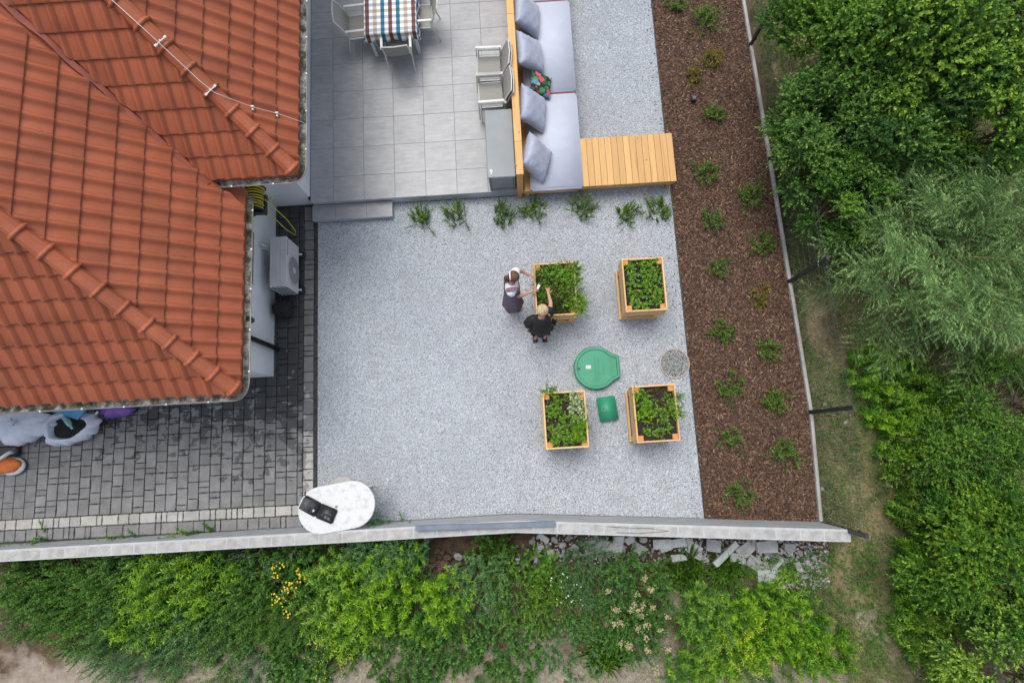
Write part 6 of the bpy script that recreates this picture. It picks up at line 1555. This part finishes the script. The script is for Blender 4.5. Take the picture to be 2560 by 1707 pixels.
gold('goldenrod thicket with yellow tips in the lower right middle',1900,1590,0.46,.9,ns=60,tip=1.0,flowers=('petal_y',8,.007,12,.05))
gold('goldenrod thicket at the right end of the lower weeds',2010,1595,0.46,.85,ns=56,tip=.8)
gold('goldenrod thicket below the sandy edge',1960,1530,0.35,.75,ns=40,tip=.8)
gold('yellow tipped goldenrod near the bottom, right of the plumes',1840,1632,.40,.75,ns=36,tip=1.0,flowers=('petal_y',6,.007,10,.05))
gold('loose goldenrod at the bottom right of the weeds',2080,1632,.42,.65,ns=34,tip=.6)
gold('small goldenrod tuft beside the white slab',1975,1440,.12,.35,ns=8,tip=.6)
gold('leafy weeds along the bottom edge, left of the small yellow flowers',740,1660,.55,.4,'mug',60,16,lL=.085,lW=.035,tip=.3)
gold('leafy weeds along the bottom edge, middle',1010,1660,.6,.4,'mug',60,16,lL=.085,lW=.03,tip=.3)
gold('leafy weeds along the bottom edge, right of the middle',1260,1640,.6,.45,'mug',60,18,lL=.08,lW=.028,tip=.4)
gold('mixed green weeds along the bottom edge under the plumes',1440,1640,.5,.4,'silver',56,20,lL=.05,lW=.014,tip=.5)
gold('goldenrod seedlings along the bottom edge, right',1740,1670,.4,.5,ns=26,tip=.7)
gold('grassy weeds along the bottom edge in front of the sand',1930,1660,.5,.4,'golden',50,20,lL=.10,lW=.006,tip=.3)
gold('broad dock leaves below the purple flower',1345,1415,.22,.30,'golden',12,7,lL=.16,lW=.06,tip=.3,tilt=.8)
gold('low leafy weeds at the foot of the rubble, left',1230,1400,.40,.35,'mug',40,14,lL=.06,lW=.02,tip=.4)
gold('low leafy weeds between spurge and plumed bush',1480,1540,.45,.35,'mug',44,14,lL=.06,lW=.022,tip=.3)
# ---- uncountable low cover
def cover(name,label,pts_fn,n,leaf,lL,lW,h,nl,seed,tilt=.5,ang=1.2,tip=.4):
    rng=np.random.default_rng(seed); XY=pts_fn(rng,n); n=len(XY); A=np.concatenate([XY,np.full((n,1),-.13)],1); D=zdir(n,tilt,rng); Ln=h*rng.uniform(.4,1.2,n)
    V,F,Tt=shoots('c',A,D,Ln,nl,lL,lW,ang,None,tiptint=tip,rng=rng,t0=.05)
    o=part(name,raw_mesh(name,V,F,Tt),None,LEAF[leaf]); tag(o,label,'ground cover',None,'stuff'); return o
def noisepatch(x,y,s,ph): return np.sin(x*s+ph)+np.sin(y*s*1.3+ph*2)+np.sin((x+y)*s*.7+ph*3)+np.sin((x-y)*s*1.9+ph)
def south(rng,n):
    x=rng.uniform(-10,6,n); y=rng.uniform(-4.8,-2.15,n); k=(noisepatch(x,y,2.1,1.2)>np.where(y<-3.2,.1,-.8))&~((x<-7.2)&(y<-3.0)&(y<-.5*(x+11)-2.0)); return np.stack([x[k],y[k]],1)
cover('ground_cover','low leafy weeds growing between the tall clumps below the wall',south,6500,'mug',.055,.024,.26,10,51)
cover('ground_cover','small bright green weeds sprinkled below the wall',south,3800,'golden',.055,.014,.26,12,52)
def east(rng,n):
    x=rng.uniform(5.2,11,n); y=rng.uniform(-5,9.5,n); k=(noisepatch(x,y,1.7,.4)>.1); return np.stack([x[k],y[k]],1)
cover('ground_cover','small leafy weeds in the grass outside the fence',east,2600,'mug',.04,.016,.12,8,53)
def grassmat(name,stops):
    return mk_stones(name,stops)
MAT['grass']=grassmat('grass_blades',[(0,(.07,.16,.03)),(.5,(.13,.25,.05)),(.8,(.20,.29,.07)),(1,(.34,.31,.15))])
MAT['straw']=grassmat('dry_straw',[(0,(.20,.14,.08)),(.5,(.36,.27,.17)),(1,(.5,.4,.27))])
def gridpoly(name,x0,x1,y0,y1,z): 
    me=bpy.data.meshes.new(name); me.from_pydata([(x0,y0,z),(x1,y0,z),(x1,y1,z),(x0,y1,z)],[],[(0,1,2,3)]); return me
scatter('grass','green grass tufts on the strip outside the fence','grass',gridpoly('grass',5.2,9.5,-5.5,9.6,-.12),3000,'blade',MAT['grass'],(.004,.004,.05),(.0075,.0075,.17),tilt=.95,mask=(1.6,.50,.64),seed=61)
scatter('dry_grass','dry straw lying on the strip outside the fence','grass',gridpoly('dry_grass',5.2,9.5,-5.5,9.6,-.11),1500,'blade',MAT['straw'],(.002,.002,.06),(.0035,.0035,.22),tilt=1.45,mask=(1.1,.36,.6),seed=62)
scatter('grass_below_wall','grass tufts among the weeds below the wall','grass',gridpoly('grass_below_wall',-7,5.2,-5.5,-2.2,-.13),1100,'blade',MAT['grass'],(.0035,.0035,.06),(.006,.006,.2),tilt=.8,mask=(1.2,.5,.66),seed=63)
def tuft(label,px,py,r,h,n,seed):
    c=W(px,py,.1); rng=np.random.default_rng(seed); a=rng.uniform(0,6.283,n); q_=np.sqrt(rng.uniform(0,1,n))*r*.45; A=np.stack([c.x+np.cos(a)*q_,c.y+np.sin(a)*q_,np.full(n,-.12)],1); D=zdir(n,.75,rng); sd=unit(np.cross(D,np.array([[0,0,1.]]))+1e-4)
    V,F,Tt=leaf_mesh('t',A,D,sd,h*rng.uniform(.5,1.2,n),np.full(n,.011),np.clip(rng.normal(.4,.3,n),0,1),.1,.55)
    t=thing('grass_tuft',label,'grass tuft',(c.x,c.y,-.12)); part('blades',raw_mesh('blades',V,F,Tt),t,LEAF['golden'])
tuft('long grass tuft below the middle of the rubble',1715,1425,.55,.5,420,71); tuft('long grass tuft right of the middle one below the rubble',1820,1425,.42,.42,300,72); tuft('grass tuft at the left foot of the rubble',1240,1385,.5,.4,300,73); tuft('grass tuft at the bottom between plumes and spurge',1520,1640,.5,.45,300,74)

# ================================================================== RUBBLE BELOW THE WALL
rb=thing('rubble_pile','pile of broken concrete slabs and stones along the foot of the wall','rubble',tuple(W(1700,1380,0)))
def chunk(kind,px,py,l,w_,h,rot,z,seed,tx=0,ty=0,mat=None):
    r=random.Random(seed); bm=bmesh.new()
    if kind=='slab':
        n=r.choice([4,4,5]); 
        if n==4: base=[(-l/2,-w_/2),(l/2,-w_/2),(l/2,w_/2),(-l/2,w_/2)]
        else: base=[(-l/2,-w_/2),(l/2,-w_/2),(l/2,w_*.1),(l*.15,w_/2),(-l/2,w_/2)]
        base=[(x*(1+r.uniform(-.18,.12)),y*(1+r.uniform(-.18,.12))) for x,y in base]
        vs=[bm.verts.new((x,y,0)) for x,y in base]+[bm.verts.new((x*.99,y*.99,h)) for x,y in base]; n=len(base)
        bm.faces.new(vs[:n][::-1]); bm.faces.new(vs[n:]); 
        for i in range(n): bm.faces.new((vs[i],vs[(i+1)%n],vs[n+(i+1)%n],vs[n+i]))
        bmesh.ops.bevel(bm,geom=bm.edges[:],offset=.006,segments=1,affect='EDGES')
    else:
        pts=[bm.verts.new((l/2*r.uniform(.7,1)*math.cos(a)*math.cos(b),w_/2*r.uniform(.7,1)*math.sin(a)*math.cos(b),h/2+h/2*math.sin(b))) for a in np.linspace(0,5.5,7) for b in (-.9,-.1,.7,1.4)]
        bmesh.ops.convex_hull(bm,input=bm.verts[:]); 
        bmesh.ops.bevel(bm,geom=bm.edges[:],offset=.006,segments=1,affect='EDGES')
    me=bpy.data.meshes.new(kind); bm.to_mesh(me); bm.free()
    c=W(px,py,z+h); part('slab' if kind=='slab' else 'stone',me,rb,MAT[mat or ('slab' if kind=='slab' else 'boulder')],Matrix.Translation((c.x,c.y,z))@Matrix.Rotation(rot,4,'Z')@Matrix.Rotation(tx,4,'X')@Matrix.Rotation(ty,4,'Y'))
BIG=[(1330,1355,.16,.13,'stone',.1),(1346,1343,.14,.09,'stone',.9),(1352,1368,.17,.14,'stone',.2),(1375,1381,.22,.16,'stone',.1),(1386,1349,.20,.13,'stone',-.8),(1407,1363,.19,.14,'stone',.3),(1421,1346,.18,.10,'stone',.5),(1435,1367,.18,.15,'stone',1.2),(1357,1344,.22,.10,'slab',-.6),
 (1496,1366,.48,.26,'slab',.12),(1545,1360,.20,.30,'slab',-.25),(1560,1372,.10,.18,'stone',0),(1575,1350,.16,.12,'slab',.5),(1600,1372,.30,.18,'slab',-.5),(1610,1350,.20,.13,'stone',.2),(1656,1360,.34,.16,'slab',.05),(1665,1372,.22,.09,'slab',.2),(1700,1395,.28,.12,'slab',.05),(1730,1368,.34,.22,'slab',-.7),(1745,1388,.20,.15,'slab',-.5),
 (1785,1365,.26,.20,'slab',-.15),(1815,1386,.55,.11,'slab',.65),(1870,1373,.42,.20,'slab',.55),(1845,1395,.30,.16,'slab',-.3),(1920,1367,.38,.22,'slab',.02),(1905,1420,.60,.20,'slab',-.6),(1930,1450,.42,.30,'slab',-.05),(1945,1412,.3,.08,'slab',.7),(1975,1368,.14,.18,'slab',1.5),(2037,1398,.13,.16,'stone',.2),(1998,1418,.12,.18,'slab',.25),(1695,1358,.3,.14,'slab',.1),(1765,1400,.2,.14,'stone',.2)]
for i,(a,b,l,w_,k_,rt_) in enumerate(BIG): chunk(k_,a,b,l,w_,random.uniform(.05,.09),rt_,-.12+random.uniform(0,.12),600+i,random.uniform(-.15,.15),random.uniform(-.15,.15))
for i in range(120):
    u_=random.uniform(1325,2060); v_=random.uniform(1338,1400) if u_<1900 else random.uniform(1345,1455)
    chunk('stone',u_,v_,random.uniform(.06,.16),random.uniform(.05,.12),random.uniform(.04,.09),random.uniform(0,3),-.16+random.uniform(0,.10),800+i)
mb=MB(); rr=random.Random(5)
for i in range(700):
    c=W(rr.uniform(1900,2070),rr.uniform(1350,1470),-.1); s_3=rr.uniform(.012,.035); mb.ball((c.x,c.y,-.1+s_3*.4),(s_3,s_3*rr.uniform(.6,1),s_3*.6),5,3)
for i in range(500):
    c=W(rr.uniform(1330,1900),rr.uniform(1335,1410),-.1); s_3=rr.uniform(.012,.03); mb.ball((c.x,c.y,-.1+s_3*.4),(s_3,s_3*rr.uniform(.6,1),s_3*.6),5,3)
o=mb.build('small_debris',simple('small_debris',(.22,.21,.20),(.45,.44,.42),.9,30,isl=.6),rb); o['kind']='stuff'
def lone(name,label,cat,px,py,l,w_,h,rot,mat,seed,kind='slab'):
    global rb
    keep=rb; t=thing(name,label,cat,tuple(W(px,py,-.1))); rb=t; chunk(kind,px,py,l,w_,h,rot,-.12,seed,mat=mat); rb=keep
lone('concrete_block','pale concrete block lying left of centre below the wall, beside its twin','block',706,1398,.40,.22,.12,.12,'slab',901)
lone('concrete_block','pale concrete block just below the wall under the white table','block',761,1391,.30,.20,.12,.02,'slab',902)
lone('concrete_block','small grey concrete block beside the ash heap','block',634,1389,.18,.09,.08,.1,'slab',903)
lone('concrete_block','broken grey block half buried in weeds below the wall','block',668,1415,.16,.16,.08,-.3,'slab',904)
lone('white_rubble','small white rubble heap among the weeds, centre','rubble',1145,1392,.22,.16,.08,-.5,'slab',905,'stone')
lone('white_rubble','pale stone half hidden in the weeds below the brown soil','rubble',1122,1420,.16,.12,.08,.5,'slab',906,'stone')
lone('brick_piece','small orange brick piece on the sand under the long grass','brick',1675,1468,.08,.05,.04,.4,'terracotta',907)
lone('brick_piece','small pale brick piece right of the orange one on the sand','brick',1732,1480,.08,.05,.04,.8,'slab',908)
lone('white_stone','white stone lying on the debris at the right end of the rubble','stone',1997,1417,.10,.16,.05,.2,'white_metal',909,'stone')
for i,(a,b,lb) in enumerate(((2056,1222,'pale stone just outside the fence board, lower one'),(1983,690,'pale stone at the foot of the middle fence post'),(2223,1213,'white stone at the edge of the path by the low leafy bush'),(2064,1010,'pale stone by the lower fence post'),(2115,1055,'small pale stone on the dry grass right of the lower post'))):
    lone('stone',lb,'stone',a,b,.12,.10,.06,.3*i,'slab',920+i,'stone')
mb=MB(); rr=random.Random(8)
for i in range(260):
    c=W(rr.gauss(590,16),rr.gauss(1395,10),-.1); s_3=rr.uniform(.01,.03); mb.ball((c.x,c.y,-.09),(s_3,s_3*.7,s_3*.5),5,3)
tag(mb.build('ash_heap',simple('ash',(.16,.16,.17),(.5,.5,.5),.95,40,isl=.8)),'grey ash heap under the wall beside the small block','ash heap')
# soil clods below the wall
mb=MB(); rr=random.Random(18)
for i in range(260):
    c=W(rr.uniform(0,1330),rr.uniform(1375,1425),-.2); s_3=rr.uniform(.02,.09); mb.ball((c.x,c.y,-.14),(s_3,s_3*.8,s_3*.5),7,4,f=lambda a,b:1+.15*math.sin(3*a+i))
tag(mb.build('soil_clods',simple('brown_clod',(.05,.03,.02),(.13,.08,.055),.95,20,isl=.3)),'brown soil clods at the foot of the wall','soil',None,'stuff')
# leaves lying on the gravel
GL='dry leaves lying on the gravel'
for i,(a,b,lb) in enumerate(((1047,1179,'brown leaf on the gravel, left of centre near the wall'),(975,1202,'reddish leaf on the gravel right of the white table'),(886,1200,'small leaf at the far edge of the white table'),(1135,1172,'dark twig bit on the gravel, centre'),(1388,1219,'brown leaf on the gravel above the beam end'),(1335,1275,'dark bit on the gravel beside the wall bend'),(1243,1279,'dark bit on the gravel above the beam'),(1105,1082,'small dark bit on the gravel left of the lower planters'),(1320,1117,'brown leaf on the gravel left of the near left planter'),(816,733,'dark spot leaf on the gravel beside the kerb'))):
    c=W(a,b,.02); mb=MB(); s_3=.022; mb.add([(c.x-s_3,c.y,.012),(c.x,c.y-s_3*.4,.02),(c.x+s_3,c.y,.014),(c.x,c.y+s_3*.45,.024)],[(0,1,2,3)]); tag(mb.build('dry_leaf',simple('dry_leaf',(.17,.09,.06))),lb,'leaf',GL)

gold('dark mugwort over the bare spot, left of the bottom middle',540,1580,.55,.7,'mug',50,36,lL=.05,lW=.016,tip=.5,branch=1)
gold('mixed weeds at the bottom edge below the mugwort, left of centre',600,1660,.55,.45,'silver',50,24,lL=.05,lW=.016,tip=.4)
gold('dark weeds above the sand at the left edge',40,1520,.5,.6,'mug',44,34,lL=.05,lW=.016,bias=(-.2,-.1),tip=.4)
